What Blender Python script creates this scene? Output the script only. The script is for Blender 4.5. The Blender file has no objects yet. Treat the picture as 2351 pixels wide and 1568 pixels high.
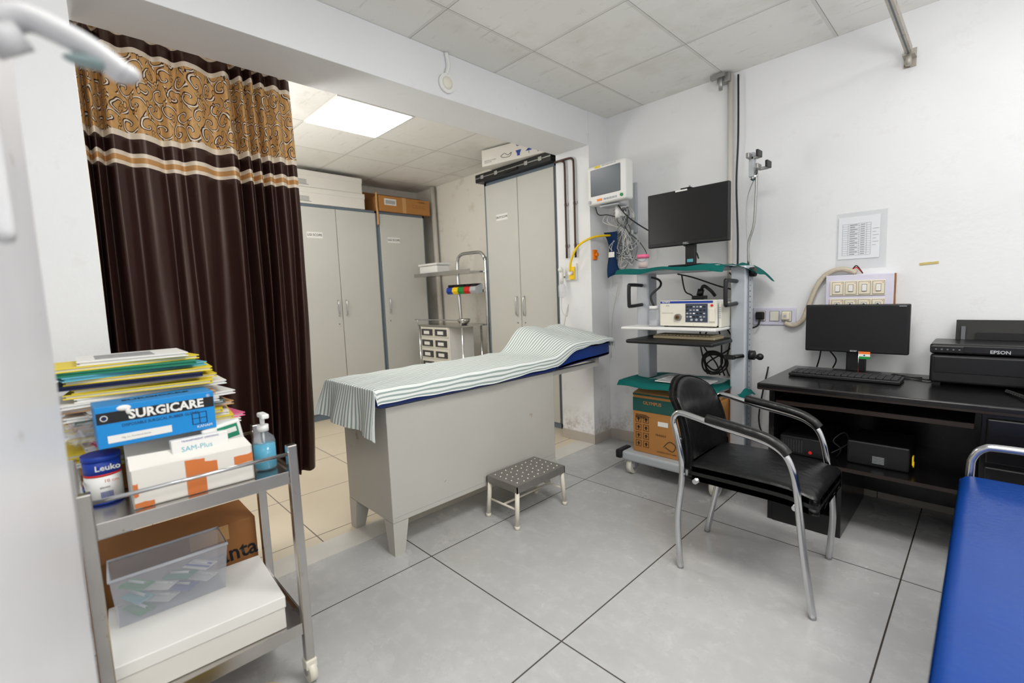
import bpy,bmesh,math,random
from mathutils import Vector,Matrix
random.seed(7)
COL=bpy.context.scene.collection
SC=bpy.context.scene
try: SC.view_settings.view_transform='Standard'
except Exception: pass
# ------------------------------------------------------------ helpers
def lin(c):
    def f(v):
        v/=255.0
        return v/12.92 if v<=.04045 else ((v+.055)/1.055)**2.4
    return (f(c[0]),f(c[1]),f(c[2]),1)
class NT:
    def __init__(s,name):
        s.mat=bpy.data.materials.new(name); s.mat.use_nodes=True
        s.nt=s.mat.node_tree; s.bsdf=s.nt.nodes['Principled BSDF']
    def n(s,t,**k):
        nd=s.nt.nodes.new(t)
        for a,b in k.items(): setattr(nd,a,b)
        return nd
    def l(s,a,b): s.nt.links.new(a,b)
    def m(s,op,a,b=None,c=None):
        nd=s.n('ShaderNodeMath',operation=op)
        for i,v in enumerate((a,b,c)):
            if v is None: continue
            if isinstance(v,(int,float)): nd.inputs[i].default_value=v
            else: s.l(v,nd.inputs[i])
        return nd.outputs[0]
    def mix(s,f,a,b):
        nd=s.n('ShaderNodeMix',data_type='RGBA')
        for i,v in ((0,f),(6,a),(7,b)):
            if isinstance(v,(int,float)): nd.inputs[i].default_value=v
            elif isinstance(v,tuple): nd.inputs[i].default_value=v
            else: s.l(v,nd.inputs[i])
        return nd.outputs[2]
    def noise(s,sc,det=3,vec=None,rough=.5):
        nd=s.n('ShaderNodeTexNoise'); nd.inputs['Scale'].default_value=sc; nd.inputs['Detail'].default_value=det; nd.inputs['Roughness'].default_value=rough
        if vec is not None: s.l(vec,nd.inputs['Vector'])
        return nd.outputs['Fac']
    def pos(s):
        g=s.n('ShaderNodeNewGeometry'); return g.outputs['Position']
    def objc(s):
        g=s.n('ShaderNodeTexCoord'); return g.outputs['Object']
    def xyz(s,v):
        x=s.n('ShaderNodeSeparateXYZ'); s.l(v,x.inputs[0]); return x.outputs
    def line(s,c,off,p,w):
        f=s.m('FRACT',s.m('DIVIDE',s.m('SUBTRACT',c,off),p))
        d=s.m('MULTIPLY',s.m('SUBTRACT',.5,s.m('ABSOLUTE',s.m('SUBTRACT',f,.5))),p)
        return s.m('LESS_THAN',d,w/2)
    def bump(s,h,st,d=.01):
        b=s.n('ShaderNodeBump'); b.inputs['Strength'].default_value=st; b.inputs['Distance'].default_value=d
        s.l(h,b.inputs['Height']); s.l(b.outputs[0],s.bsdf.inputs['Normal'])
    def ramp(s,f,a,b):
        r=s.n('ShaderNodeMapRange'); r.inputs[1].default_value=a; r.inputs[2].default_value=b; s.l(f,r.inputs[0]); return r.outputs[0]
def mat(name,rgb,rough=.5,metal=0,var=.08,scale=6,bump=0,bscale=60,alpha=1,trans=0,emit=0,coat=0,sheen=0,spec=.5,ior=1.45,worn=None,wl=.62):
    t=NT(name); c=lin(rgb); b=t.bsdf
    lo=tuple(max(0,v*(1-var)) for v in c[:3])+(1,); hi=tuple(min(1,v*(1+var)) for v in c[:3])+(1,)
    col=t.mix(t.noise(scale,4,t.objc()),lo,hi)
    if worn: col=t.mix(t.ramp(t.noise(scale*2.3,8,t.objc(),.7),wl,wl+.06),col,lin(worn))
    t.l(col,b.inputs['Base Color'])
    b.inputs['Roughness'].default_value=rough; b.inputs['Metallic'].default_value=metal
    b.inputs['Specular IOR Level'].default_value=spec; b.inputs['IOR'].default_value=ior
    b.inputs['Coat Weight'].default_value=coat; b.inputs['Sheen Weight'].default_value=sheen
    b.inputs['Alpha'].default_value=alpha; b.inputs['Transmission Weight'].default_value=trans
    if emit: b.inputs['Emission Color'].default_value=c; b.inputs['Emission Strength'].default_value=emit
    if bump: t.bump(t.noise(bscale,4,t.objc()),bump)
    return t.mat
class B:
    def __init__(s): s.bm=bmesh.new(); s.m=[]
    def mi(s,m):
        if m not in s.m: s.m.append(m)
        return s.m.index(m)
    def merge(s,t,m,smooth=False,M=None,recalc=True):
        i=s.mi(m)
        if recalc: bmesh.ops.recalc_face_normals(t,faces=t.faces[:])
        for f in t.faces: f.material_index=i; f.smooth=smooth
        if M is not None: t.transform(M)
        me=bpy.data.meshes.new('t'); t.to_mesh(me); t.free(); s.bm.from_mesh(me); bpy.data.meshes.remove(me)
        return s
    def box(s,x0,x1,y0,y1,z0,z1,m,bv=0,seg=2,M=None,smooth=False,cuts=0,fn=None):
        t=bmesh.new(); bmesh.ops.create_cube(t,size=1)
        for v in t.verts: v.co=Vector(((x0+x1)/2+v.co.x*(x1-x0),(y0+y1)/2+v.co.y*(y1-y0),(z0+z1)/2+v.co.z*(z1-z0)))
        if cuts: bmesh.ops.subdivide_edges(t,edges=t.edges[:],cuts=cuts,use_grid_fill=True)
        if bv:
            es=[e for e in t.edges if len(e.link_faces)==2 and e.calc_face_angle(0)>.5]
            bmesh.ops.bevel(t,geom=es,offset=bv,segments=seg,affect='EDGES',profile=.5)
        if fn:
            for v in t.verts: v.co=Vector(fn(v.co))
        return s.merge(t,m,smooth,M)
    def cyl(s,p0,p1,r,m,r2=None,seg=18,smooth=True):
        p0=Vector(p0);p1=Vector(p1);d=p1-p0;t=bmesh.new()
        bmesh.ops.create_cone(t,cap_ends=True,segments=seg,radius1=r,radius2=r if r2 is None else r2,depth=d.length)
        M=Matrix.Translation((p0+p1)/2)@d.to_track_quat('Z','Y').to_matrix().to_4x4()
        i=s.mi(m); bmesh.ops.recalc_face_normals(t,faces=t.faces[:])
        for f in t.faces: f.material_index=i; f.smooth=smooth and len(f.verts)==4
        t.transform(M); me=bpy.data.meshes.new('t'); t.to_mesh(me); t.free(); s.bm.from_mesh(me); bpy.data.meshes.remove(me)
        return s
    def sph(s,c,r,m,sc=(1,1,1),seg=16):
        t=bmesh.new(); bmesh.ops.create_uvsphere(t,u_segments=seg,v_segments=max(6,seg//2),radius=r)
        return s.merge(t,m,True,Matrix.Translation(c)@Matrix.Diagonal((sc[0],sc[1],sc[2],1)))
    def tube(s,pts,r,m,seg=8,res=6,flat=1.0):
        P=[Vector(p) for p in pts]
        if res>1 and len(P)>2:
            Q=[]
            for i in range(len(P)-1):
                a=P[max(i-1,0)];b=P[i];c=P[i+1];d=P[min(i+2,len(P)-1)]
                for k in range(res):
                    u=k/res
                    Q.append(.5*((2*b)+(c-a)*u+(2*a-5*b+4*c-d)*u*u+(3*b-a-3*c+d)*u**3))
            Q.append(P[-1]); P=Q
        t=bmesh.new(); rings=[]; nrm=None
        for i,p in enumerate(P):
            tg=(P[min(i+1,len(P)-1)]-P[max(i-1,0)]).normalized()
            if nrm is None:
                nrm=tg.orthogonal().normalized()
                if abs(tg.z)<.9: nrm=Vector((0,0,1)).cross(tg).normalized()
            nrm=(nrm-tg*nrm.dot(tg)).normalized(); bn=tg.cross(nrm)
            rings.append([t.verts.new(p+nrm*math.cos(a)*r+bn*math.sin(a)*r*flat) for a in [2*math.pi*k/seg for k in range(seg)]])
        for a,b in zip(rings,rings[1:]):
            for k in range(seg): t.faces.new((a[k],a[(k+1)%seg],b[(k+1)%seg],b[k]))
        t.faces.new(rings[0][::-1]); t.faces.new(rings[-1])
        return s.merge(t,m,True)
    def lathe(s,prof,cx,cy,m,seg=32,z0=0,cap=True):
        t=bmesh.new(); rings=[]
        for r,z in prof: rings.append([t.verts.new((cx+r*math.cos(2*math.pi*k/seg),cy+r*math.sin(2*math.pi*k/seg),z0+z)) for k in range(seg)])
        for a,b in zip(rings,rings[1:]):
            for k in range(seg): t.faces.new((a[k],a[(k+1)%seg],b[(k+1)%seg],b[k]))
        if cap: t.faces.new(rings[0][::-1]); t.faces.new(rings[-1])
        return s.merge(t,m,True)
    def prism(s,pts,ax,a0,a1,m,bv=0,M=None):
        t=bmesh.new()
        def mk(p,a): return {'x':(a,p[0],p[1]),'y':(p[0],a,p[1]),'z':(p[0],p[1],a)}[ax]
        A=[t.verts.new(mk(p,a0)) for p in pts]; Bq=[t.verts.new(mk(p,a1)) for p in pts]
        t.faces.new(A[::-1]); t.faces.new(Bq)
        n=len(pts)
        for k in range(n): t.faces.new((A[k],A[(k+1)%n],Bq[(k+1)%n],Bq[k]))
        if bv: bmesh.ops.bevel(t,geom=t.edges[:],offset=bv,segments=2,affect='EDGES',profile=.5)
        return s.merge(t,m,False,M)
    def hexa(s,v8,m):
        t=bmesh.new(); V=[t.verts.new(p) for p in v8]
        for f in ((0,3,2,1),(4,5,6,7),(0,1,5,4),(1,2,6,5),(2,3,7,6),(3,0,4,7)): t.faces.new([V[i] for i in f])
        return s.merge(t,m)
    def sheet(s,fn,nu,nv,m,th=0,smooth=True):
        t=bmesh.new(); G=[[t.verts.new(fn(i/nu,j/nv)) for j in range(nv+1)] for i in range(nu+1)]
        for i in range(nu):
            for j in range(nv): t.faces.new((G[i][j],G[i+1][j],G[i+1][j+1],G[i][j+1]))
        if th: bmesh.ops.solidify(t,geom=t.faces[:],thickness=th)
        return s.merge(t,m,smooth)
    def text(s,txt,size,org,right,up,m,al='CENTER',bold=0,sx=1):
        cu=bpy.data.curves.new('txt','FONT'); cu.body=txt; cu.size=size; cu.align_x=al; cu.align_y='CENTER'; cu.offset=bold; cu.resolution_u=2
        ob=bpy.data.objects.new('txt',cu); COL.objects.link(ob)
        dg=bpy.context.evaluated_depsgraph_get(); me=bpy.data.meshes.new_from_object(ob.evaluated_get(dg))
        r=Vector(right).normalized();u=Vector(up).normalized();n=r.cross(u)
        M=Matrix(((r.x*sx,u.x,n.x,org[0]),(r.y*sx,u.y,n.y,org[1]),(r.z*sx,u.z,n.z,org[2]),(0,0,0,1)))
        me.transform(M); i=s.mi(m); k0=len(s.bm.faces)
        me.materials.clear()
        s.bm.from_mesh(me); s.bm.faces.ensure_lookup_table()
        for f in s.bm.faces[k0:]: f.material_index=i
        bpy.data.objects.remove(ob); bpy.data.curves.remove(cu); bpy.data.meshes.remove(me)
        return s
    def obj(s,name,org=(0,0,0)):
        s.bm.transform(Matrix.Translation(-Vector(org)))
        me=bpy.data.meshes.new(name); s.bm.to_mesh(me); s.bm.free()
        for m in s.m: me.materials.append(m)
        o=bpy.data.objects.new(name,me); COL.objects.link(o); return o
class T:
    def __init__(s,name,label,cat,org,rz=0,group=None):
        s.e=bpy.data.objects.new(name,None); COL.objects.link(s.e); s.e.empty_display_size=.05
        s.org=Vector(org); s.e.location=s.org; s.e.rotation_euler=(0,0,rz)
        s.e['label']=label; s.e['category']=cat
        if group: s.e['group']=group
    def part(s,name,b,parent=None,label=None):
        o=b.obj(name,s.org); o.parent=parent or s.e
        if label: o['label']=label
        return o
def single(name,label,cat,org,b,rz=0,group=None,rx=0,ry=0):
    o=b.obj(name,org); o.location=org; o.rotation_euler=(rx,ry,rz)
    o['label']=label; o['category']=cat
    if group: o['group']=group
    return o
def struct(name,b):
    o=b.obj(name); o['kind']='structure'; return o
RX=(1,0,0);RY=(0,1,0);RZ=(0,0,1)
# ------------------------------------------------------------ materials
def m_wall():
    t=NT('wall_paint'); p=t.pos(); x,y,z=t.xyz(p)
    c=t.mix(t.noise(1.5,5,p),lin((222,223,225)),lin((237,238,239)))
    sc=t.ramp(t.noise(6,10,p,.78),.57,.72)
    low=t.ramp(z,1.3,.0)
    c=t.mix(t.m('MULTIPLY',sc,t.m('ADD',.14,t.m('MULTIPLY',low,.45))),c,lin((172,166,156)))
    base=t.m('MULTIPLY',t.ramp(z,.30,.06),t.ramp(t.noise(11,8,p,.8),.46,.62))
    c=t.mix(t.m('MULTIPLY',base,.75),c,lin((142,122,98)))
    t.l(c,t.bsdf.inputs['Base Color']); t.bsdf.inputs['Roughness'].default_value=.5; t.bump(t.noise(30,6,p),.12); return t.mat
def m_alcwall():
    t=NT('alcove_wall_paint'); p=t.pos()
    c=t.mix(t.noise(1.2,5,p),lin((228,224,214)),lin((240,237,230)))
    c=t.mix(t.m('MULTIPLY',t.ramp(t.noise(5,9,p,.75),.56,.7),.45),c,lin((178,164,140)))
    t.l(c,t.bsdf.inputs['Base Color']); t.bsdf.inputs['Roughness'].default_value=.6; return t.mat
def m_ceil():
    t=NT('ceiling_tiles'); p=t.pos(); x,y,z=t.xyz(p)
    g=t.m('MAXIMUM',t.line(x,-1.27,.605,.018),t.line(y,2.67,.605,.018))
    e=t.m('MAXIMUM',t.line(x,-1.261,.605,.0035),t.line(y,2.679,.605,.0035))
    tone=t.n('ShaderNodeTexWhiteNoise'); tone.noise_dimensions='2D'; cb=t.n('ShaderNodeCombineXYZ')
    t.l(t.m('FLOOR',t.m('DIVIDE',t.m('SUBTRACT',x,-1.27),.605)),cb.inputs[0]); t.l(t.m('FLOOR',t.m('DIVIDE',t.m('SUBTRACT',y,2.67),.605)),cb.inputs[1]); t.l(cb.outputs[0],tone.inputs[0])
    c=t.mix(tone.outputs[0],lin((228,227,222)),lin((240,239,235)))
    c=t.mix(t.m('MULTIPLY',t.ramp(t.noise(9,9,p,.8),.58,.74),.45),c,lin((164,156,142)))
    c=t.mix(t.m('MULTIPLY',t.ramp(t.noise(1.7,6,p,.6),.54,.70),.35),c,lin((190,184,168)))
    mp=t.n('ShaderNodeMapping'); mp.inputs['Scale'].default_value=(2,14,1); mp.inputs['Rotation'].default_value=(0,0,-.5); t.l(p,mp.inputs['Vector'])
    c=t.mix(t.m('MULTIPLY',t.ramp(t.noise(2.2,8,mp.outputs[0],.7),.60,.70),.3),c,lin((150,146,138)))
    c=t.mix(t.m('MULTIPLY',g,.4),c,lin((198,196,190)))
    c=t.mix(t.m('MULTIPLY',e,.7),c,lin((118,114,106)))
    t.l(c,t.bsdf.inputs['Base Color']); t.bsdf.inputs['Roughness'].default_value=.75; t.bump(g,.3); return t.mat
def m_floor():
    t=NT('grey_floor_tiles'); p=t.pos(); x,y,z=t.xyz(p)
    g=t.m('MAXIMUM',t.line(x,-.205,.81,.0055),t.line(y,1.173,1.225,.0055))
    n1=t.noise(2.2,8,p,.65); n2=t.noise(14,6,p,.7)
    c=t.mix(n1,lin((160,160,160)),lin((196,196,196)))
    c=t.mix(t.m('MULTIPLY',t.ramp(n2,.5,.75),.35),c,lin((212,211,209)))
    c=t.mix(t.m('MULTIPLY',t.ramp(t.noise(1.3,4,p),.55,.75),.3),c,lin((178,170,156)))
    mp=t.n('ShaderNodeMapping'); mp.inputs['Scale'].default_value=(1.2,6,1); mp.inputs['Rotation'].default_value=(0,0,.6); t.l(p,mp.inputs['Vector'])
    c=t.mix(t.m('MULTIPLY',t.ramp(t.noise(3,7,mp.outputs[0],.7),.54,.72),.18),c,lin((216,215,212)))
    c=t.mix(g,c,lin((66,60,54)))
    t.l(c,t.bsdf.inputs['Base Color'])
    t.l(t.m('ADD',.16,t.m('MULTIPLY',n1,.2)),t.bsdf.inputs['Roughness']); t.bump(t.m('MULTIPLY',g,-1),.3); return t.mat
def m_cream():
    t=NT('cream_floor_tiles'); p=t.pos(); x,y,z=t.xyz(p)
    g=t.m('MAXIMUM',t.line(x,-3.05,.6,.006),t.line(y,.87,.6,.006))
    c=t.mix(t.noise(2,6,p),lin((202,188,164)),lin((220,208,188)))
    c=t.mix(g,c,lin((100,90,78)))
    t.l(c,t.bsdf.inputs['Base Color']); t.bsdf.inputs['Roughness'].default_value=.3; return t.mat
def m_curtain():
    t=NT('curtain_fabric'); uv=t.n('ShaderNodeTexCoord').outputs['UV']; u,v,_=t.xyz(uv)
    wob=t.m('MULTIPLY',t.m('SUBTRACT',t.noise(4,1,uv),.5),.010); vv=t.m('ADD',v,wob)
    dark=lin((50,29,25))
    gold=t.mix(t.noise(60,3,uv),lin((186,140,84)),lin((216,170,108))); cream=lin((232,218,198)); brn=lin((50,28,23))
    dn=t.n('ShaderNodeTexNoise'); dn.inputs['Scale'].default_value=12; dn.inputs['Detail'].default_value=1; t.l(uv,dn.inputs['Vector'])
    dx=t.xyz(dn.outputs['Color'])
    P=.074
    uu=t.m('ADD',u,t.m('MULTIPLY',t.m('SUBTRACT',dx[0],.5),.045)); v2=t.m('ADD',v,t.m('MULTIPLY',t.m('SUBTRACT',dx[1],.5),.045))
    row=t.m('FLOOR',t.m('DIVIDE',v2,P)); off=t.m('MULTIPLY',t.m('MODULO',row,2),.5)
    cu=t.m('ADD',t.m('DIVIDE',uu,P),off)
    fu=t.m('SUBTRACT',t.m('FRACT',cu),.5); fv=t.m('SUBTRACT',t.m('FRACT',t.m('DIVIDE',v2,P)),.5)
    sg=t.m('SUBTRACT',t.m('MULTIPLY',t.m('MODULO',t.m('ADD',t.m('FLOOR',cu),row),2),2),1)
    r=t.m('SQRT',t.m('ADD',t.m('MULTIPLY',fu,fu),t.m('MULTIPLY',fv,fv)))
    th=t.m('MULTIPLY',t.m('DIVIDE',t.m('ARCTAN2',fv,fu),2*math.pi),sg)
    sp=t.m('FRACT',t.m('ADD',t.m('ADD',th,3),t.m('MULTIPLY',r,2.0)))
    c=t.mix(t.m('LESS_THAN',sp,.36),gold,brn)
    c=t.mix(t.m('MULTIPLY',t.m('GREATER_THAN',sp,.10),t.m('LESS_THAN',sp,.24)),c,cream)
    vo=t.n('ShaderNodeTexVoronoi'); vo.inputs['Scale'].default_value=21; mp=t.n('ShaderNodeMapping'); mp.inputs['Scale'].default_value=(1.7,.75,1); mp.inputs['Rotation'].default_value=(0,0,.7); t.l(uv,mp.inputs['Vector']); t.l(mp.outputs[0],vo.inputs['Vector'])
    vd=vo.outputs['Distance']
    c=t.mix(t.m('LESS_THAN',vd,.27),c,brn); c=t.mix(t.m('LESS_THAN',vd,.21),c,gold); c=t.mix(t.m('LESS_THAN',vd,.07),c,brn)
    col=dark
    def band(a,b,cc,col):
        return t.mix(t.m('MULTIPLY',t.m('GREATER_THAN',vv,a),t.m('LESS_THAN',vv,b)),col,cc)
    gp=lin((196,146,90))
    col=band(1.850,1.907,cream,col); col=band(1.866,1.889,gp,col)
    col=band(1.967,2.003,cream,col); col=band(1.992,2.34,c,col); col=band(2.322,2.343,cream,col)
    col=band(2.393,2.50,cream,col); col=band(2.405,2.428,gp,col)
    t.l(col,t.bsdf.inputs['Base Color']); t.bsdf.inputs['Roughness'].default_value=.37; t.bsdf.inputs['Specular IOR Level'].default_value=.55
    t.bsdf.inputs['Specular Tint'].default_value=(1,.82,.72,1)
    return t.mat
def m_stripe():
    t=NT('striped_cotton'); uv=t.n('ShaderNodeTexCoord').outputs['UV']; u,v,_=t.xyz(uv)
    g=t.line(u,0,.0235,.0098)
    c=t.mix(g,lin((228,232,229)),lin((150,164,160)))
    t.l(c,t.bsdf.inputs['Base Color']); t.bsdf.inputs['Roughness'].default_value=.85; t.bump(t.noise(18,4,uv),.3); return t.mat
WALL=m_wall();AWALL=m_alcwall();CEIL=m_ceil();FLOOR=m_floor();CREAM=m_cream();CURT=m_curtain();STRIPE=m_stripe()
THRESH=mat('marble_threshold',(206,203,196),.35,var=.14,scale=5)
SKIRT=mat('skirting_tile',(178,170,160),.4,var=.1)
CABG=mat('grey_cabinet_enamel',(196,196,190),.42,var=.03)
CABB=mat('cabinet_edge_bluegrey',(104,118,130),.45)
STEEL=mat('brushed_steel',(190,187,184),.24,1,var=.14,scale=10,worn=(150,138,124),wl=.64)
CHROME=mat('chrome',(205,206,208),.14,1,var=.04)
CHROMED=mat('dull_chrome',(158,158,156),.38,.8)
WHITEP=mat('white_plastic',(230,230,227),.4,var=.03)
OFFW=mat('off_white_plastic',(224,220,206),.42,var=.05)
GREYP=mat('light_grey_plastic',(176,180,184),.4,var=.04)
ALU=mat('aluminium_column',(184,189,196),.38,.3,var=.04)
BLACKP=mat('black_plastic',(19,19,21),.42,var=.1)
BLACKG=mat('black_gloss',(15,15,17),.3,var=.1)
SCREEN=mat('dark_screen',(17,18,21),.3,var=.05)
GSCREEN=mat('grey_screen',(88,96,104),.25,var=.05)
RUB=mat('black_rubber',(20,20,20),.6)
LEATH=mat('black_leatherette',(17,17,18),.32,bump=.35,bscale=22)
BLUEV=mat('blue_vinyl',(2,54,128),.3,var=.1,bump=.1,bscale=60,worn=(170,185,200),wl=.82)
BLUEM=mat('blue_mattress_vinyl',(14,50,124),.35,var=.12)
BEDP=mat('aged_grey_enamel',(186,184,177),.42,var=.06,scale=3,worn=(150,132,110),wl=.66)
BEDTOP=mat('dark_vinyl_trim',(16,18,40),.5)
STOOLM=mat('stool_steel_tread',(142,139,134),.38,.6,var=.15,scale=30)
CREAMP=mat('cream_painted_tube',(224,218,202),.45,var=.08,worn=(150,130,110),wl=.7)
TEAL=mat('teal_drape_cloth',(8,126,120),.8,var=.12,bump=.2,bscale=25)
KRAFT=mat('brown_cardboard',(176,122,64),.75,var=.12,scale=4,worn=(128,90,52),wl=.68)
KRAFTD=mat('dark_cardboard',(150,100,54),.75,var=.12)
KRAFTL=mat('tan_cardboard',(196,152,100),.75,var=.08)
PAPER=mat('white_paper',(230,229,225),.7,var=.03)
CARD=mat('white_card',(224,221,214),.6,var=.04,worn=(180,168,150),wl=.70)
INK=mat('black_ink',(24,24,26),.6)
GINK=mat('grey_ink',(104,106,110),.6)
LINK=mat('light_grey_ink',(160,162,165),.6)
BINK=mat('blue_ink',(28,60,150),.5)
BOXBLUE=mat('box_blue',(22,134,206),.4,var=.05)
ORANGE=mat('orange_tape',(206,118,62),.4)
ORANGEP=mat('orange_plastic',(240,130,20),.35)
YEL=mat('yellow_card',(226,202,52),.6)
YELP=mat('yellow_plastic',(250,205,10),.35)
GREENC=mat('green_card',(32,130,100),.6)
LBLUE=mat('light_blue_card',(96,176,194),.6)
NAVY=mat('navy_card',(20,30,70),.6)
TANC=mat('tan_card',(204,160,116),.65)
GRC=mat('grey_green_card',(90,108,100),.65)
PINK=mat('pink_plastic',(232,108,150),.4)
REDP=mat('red_plastic',(206,36,32),.4)
GREENP=mat('green_plastic',(24,140,60),.4)
BLUEP=mat('blue_plastic',(20,60,165),.4)
CLEAR=mat('clear_plastic',(225,230,235),.1,alpha=.16,var=.02)
FROST=mat('frosted_plastic',(220,222,228),.2,alpha=.30,var=.03)
AQUA=mat('aqua_gel',(0,158,196),.15)
WOOD=mat('black_painted_wood',(13,11,12),.26,var=.2,worn=(120,78,46),wl=.80,coat=.15)
WOODE=mat('worn_wood_edge',(34,24,20),.4,var=.3,scale=14,worn=(170,120,70),wl=.66)
COPPER=mat('dark_copper_pipe',(70,50,42),.4,.4)
CABW=mat('white_cable',(206,204,198),.5)
CUFF=mat('navy_cuff_fabric',(28,66,118),.8)
GLOW=mat('led_diffuser',(255,253,250),.5,emit=13)
IVORY=mat('ivory_switch',(228,218,196),.35,var=.04)
HOSE=mat('corrugated_beige_conduit',(200,188,168),.55,bump=.5,bscale=90)
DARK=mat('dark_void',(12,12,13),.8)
BRASS=mat('painted_cream_pipe',(206,202,192),.5,var=.12,worn=(140,116,88),wl=.66)
LILAC=mat('lilac_white_board',(214,212,228),.4,var=.03)
# ------------------------------------------------------------ room shell
H=2.61
b=B(); b.box(-2.2,2.5,-1.3,3.27,-.08,0,FLOOR); b.box(-2.36,-2.2,-.4,3.5,-.08,.002,THRESH); b.box(-5.3,-2.36,-.4,3.5,-.08,0,CREAM); struct('floor',b)
b=B(); b.box(-5.4,2.6,-1.4,3.6,H,H+.08,CEIL); struct('ceiling',b)
b=B(); b.box(-2.2,2.6,3.27,3.4,0,H,WALL); struct('wall_right',b)
b=B(); b.box(-2.53,-2.2,3.03,3.5,0,H,WALL); struct('wall_jamb',b)
b=B(); b.box(-2.53,-2.2,.12,3.03,2.36,H,WALL,bv=.004); struct('wall_beam',b)
b=B(); b.box(-2.53,-2.2,-1.4,.12,0,H,WALL); struct('wall_left',b)
b=B(); b.box(-2.2,2.6,-1.4,-1.3,0,H,WALL); struct('wall_near',b)
b=B(); b.box(2.5,2.6,-1.3,3.27,0,H,WALL); struct('wall_front',b)
b=B(); b.box(-5.4,-5.3,-.4,3.6,0,H,AWALL); struct('wall_alcove_back',b)
b=B(); b.box(-5.3,-2.53,3.5,3.6,0,H,AWALL); struct('wall_alcove_right',b)
b=B(); b.box(-5.3,-2.53,-.5,-.4,0,H,AWALL); struct('wall_alcove_left',b)
b=B(); b.box(-2.2,2.5,3.258,3.27,0,.085,SKIRT,bv=.002)
for k in range(1,8): b.box(-2.2+k*.6,-2.197+k*.6,3.2565,3.26,0,.086,INK)
struct('baseboard_right',b)
b=B(); b.box(-2.2,-2.19,3.025,3.258,0,.08,SKIRT,bv=.002); b.box(-2.53,-2.19,3.02,3.03,0,.08,SKIRT,bv=.002); struct('baseboard_jamb',b)
# ------------------------------------------------------------ camera
X=Vector((1041,-67,1065)).normalized();Y=Vector((1095,149,-1065));Y=(Y-Y.dot(X)*X).normalized();Z=X.cross(Y)
cd=bpy.data.cameras.new('camera'); cd.sensor_width=36; cd.sensor_fit='HORIZONTAL'; cd.lens=1065/2351*36; cd.clip_start=.02
cam=bpy.data.objects.new('camera',cd); COL.objects.link(cam)
M=Matrix((X,Y,Z)).to_4x4(); M.translation=(0,0,1.24); cam.matrix_world=M; SC.camera=cam
cd.dof.use_dof=True; cd.dof.focus_distance=2.4; cd.dof.aperture_fstop=1.9
# ------------------------------------------------------------ lights
def area(x,y,p,sx=.58,sy=.58,z=2.6,col=(1,.99,.97),up=False):
    l=bpy.data.lights.new('ceiling_or_fill_lamp','AREA'); l.shape='RECTANGLE'; l.size=sx; l.size_y=sy; l.energy=p; l.color=col  # serves the ceiling panels and the added upward fill lights alike
    o=bpy.data.objects.new('ceiling_or_fill_lamp',l); o.location=(x,y,z); COL.objects.link(o)
    if up: o.rotation_euler=(math.pi,0,0)
def fill_point(x,y,z,p,r=.25,col=(1,.99,.97)):
    l=bpy.data.lights.new('fill_point_light','POINT'); l.shadow_soft_size=r; l.energy=p; l.color=col  # added point fill, not a fixture of the room
    o=bpy.data.objects.new('fill_point_light',l); o.location=(x,y,z); COL.objects.link(o)
area(-.36,1.15,27); area(1.0,1.15,13); area(-.36,-.35,9); area(1.0,2.35,9)
area(.95,1.3,38,.9,.9,z=1.55,up=True); area(.3,-.5,17,.8,.8,z=1.6,up=True)  # added fills out of view, aimed up to brighten the ceiling
fill_point(1.0,.0,1.8,14,.3)  # added unseen fill that lifts ceiling and walls
fill_point(-3.5,.35,1.7,18,.25); area(-3.6,.35,24,.6,.6,z=1.3,up=True)  # two fills added out of sight behind the curtain to brighten the alcove
w=bpy.data.worlds.new('w'); SC.world=w; w.use_nodes=True; w.node_tree.nodes['Background'].inputs[0].default_value=(.9,.95,1,1); w.node_tree.nodes['Background'].inputs[1].default_value=.5
t=T('ceiling_light_panel','bright square LED panel set into the alcove ceiling','ceiling light',(-3.39,1.762,2.6))
t.part('frame',B().box(-3.685,-3.092,1.465,2.06,2.602,2.61,WHITEP)); t.part('diffuser',B().box(-3.67,-3.107,1.48,2.045,2.598,2.602,GLOW))
# ------------------------------------------------------------ curtain
def curtain():
    nu,nv=520,60; y0,y1=.14,.975; zt,zb=2.44,.31
    me=bpy.data.meshes.new('curtain'); vs=[];fs=[];uvs=[]
    def prof(a,h):
        F=11.3*a+.75*math.sin(6.5*a+.4)+.24*math.sin(17*a)+.22*h*math.sin(a*13+1)
        ph=2*math.pi*F
        amp=.035*(.85+.38*math.sin(a*9+2.0))*(.8+.4*h)
        return amp*(math.sin(ph)+.22*math.sin(2*ph+.7))+.010*math.sin(ph*.41+h*3)
    L=0;ls=[];px=None
    for i in range(nu+1):
        a=i/nu; p=(y0+(y1-y0)*a,prof(a,.15))
        if px: L+=math.dist(p,px)
        px=p; ls.append(L)
    for i in range(nu+1):
        for j in range(nv+1):
            a=i/nu;h=j/nv; z=zt+(zb-zt)*h
            y=y0+(y1-y0)*a+(.02*math.sin(h*math.pi)*a)-.03*h*h*a+.008*math.sin(a*40+h*5)*h
            vs.append((-2.605+prof(a,h)+.01*h*math.sin(a*11+h*4)+.004*math.sin(h*23+a*19)*h,y,z+.010*math.sin(a*14)*h)); uvs.append((ls[i],z))
    for i in range(nu):
        for j in range(nv): q=i*(nv+1)+j; fs.append((q,q+nv+1,q+nv+2,q+1))
    me.from_pydata(vs,[],fs); uv=me.uv_layers.new(name='UVMap')
    for l in me.loops: uv.data[l.index].uv=uvs[l.vertex_index]
    for p in me.polygons: p.use_smooth=True
    me.materials.append(CURT); return me
t=T('curtain','dark brown satin curtain with gold scroll band and cream stripes','curtain',(-2.605,.55,0))
me=curtain(); me.transform(Matrix.Translation((2.605,-.55,0))); o=bpy.data.objects.new('curtain_panel',me); COL.objects.link(o); o.parent=t.e
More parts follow.
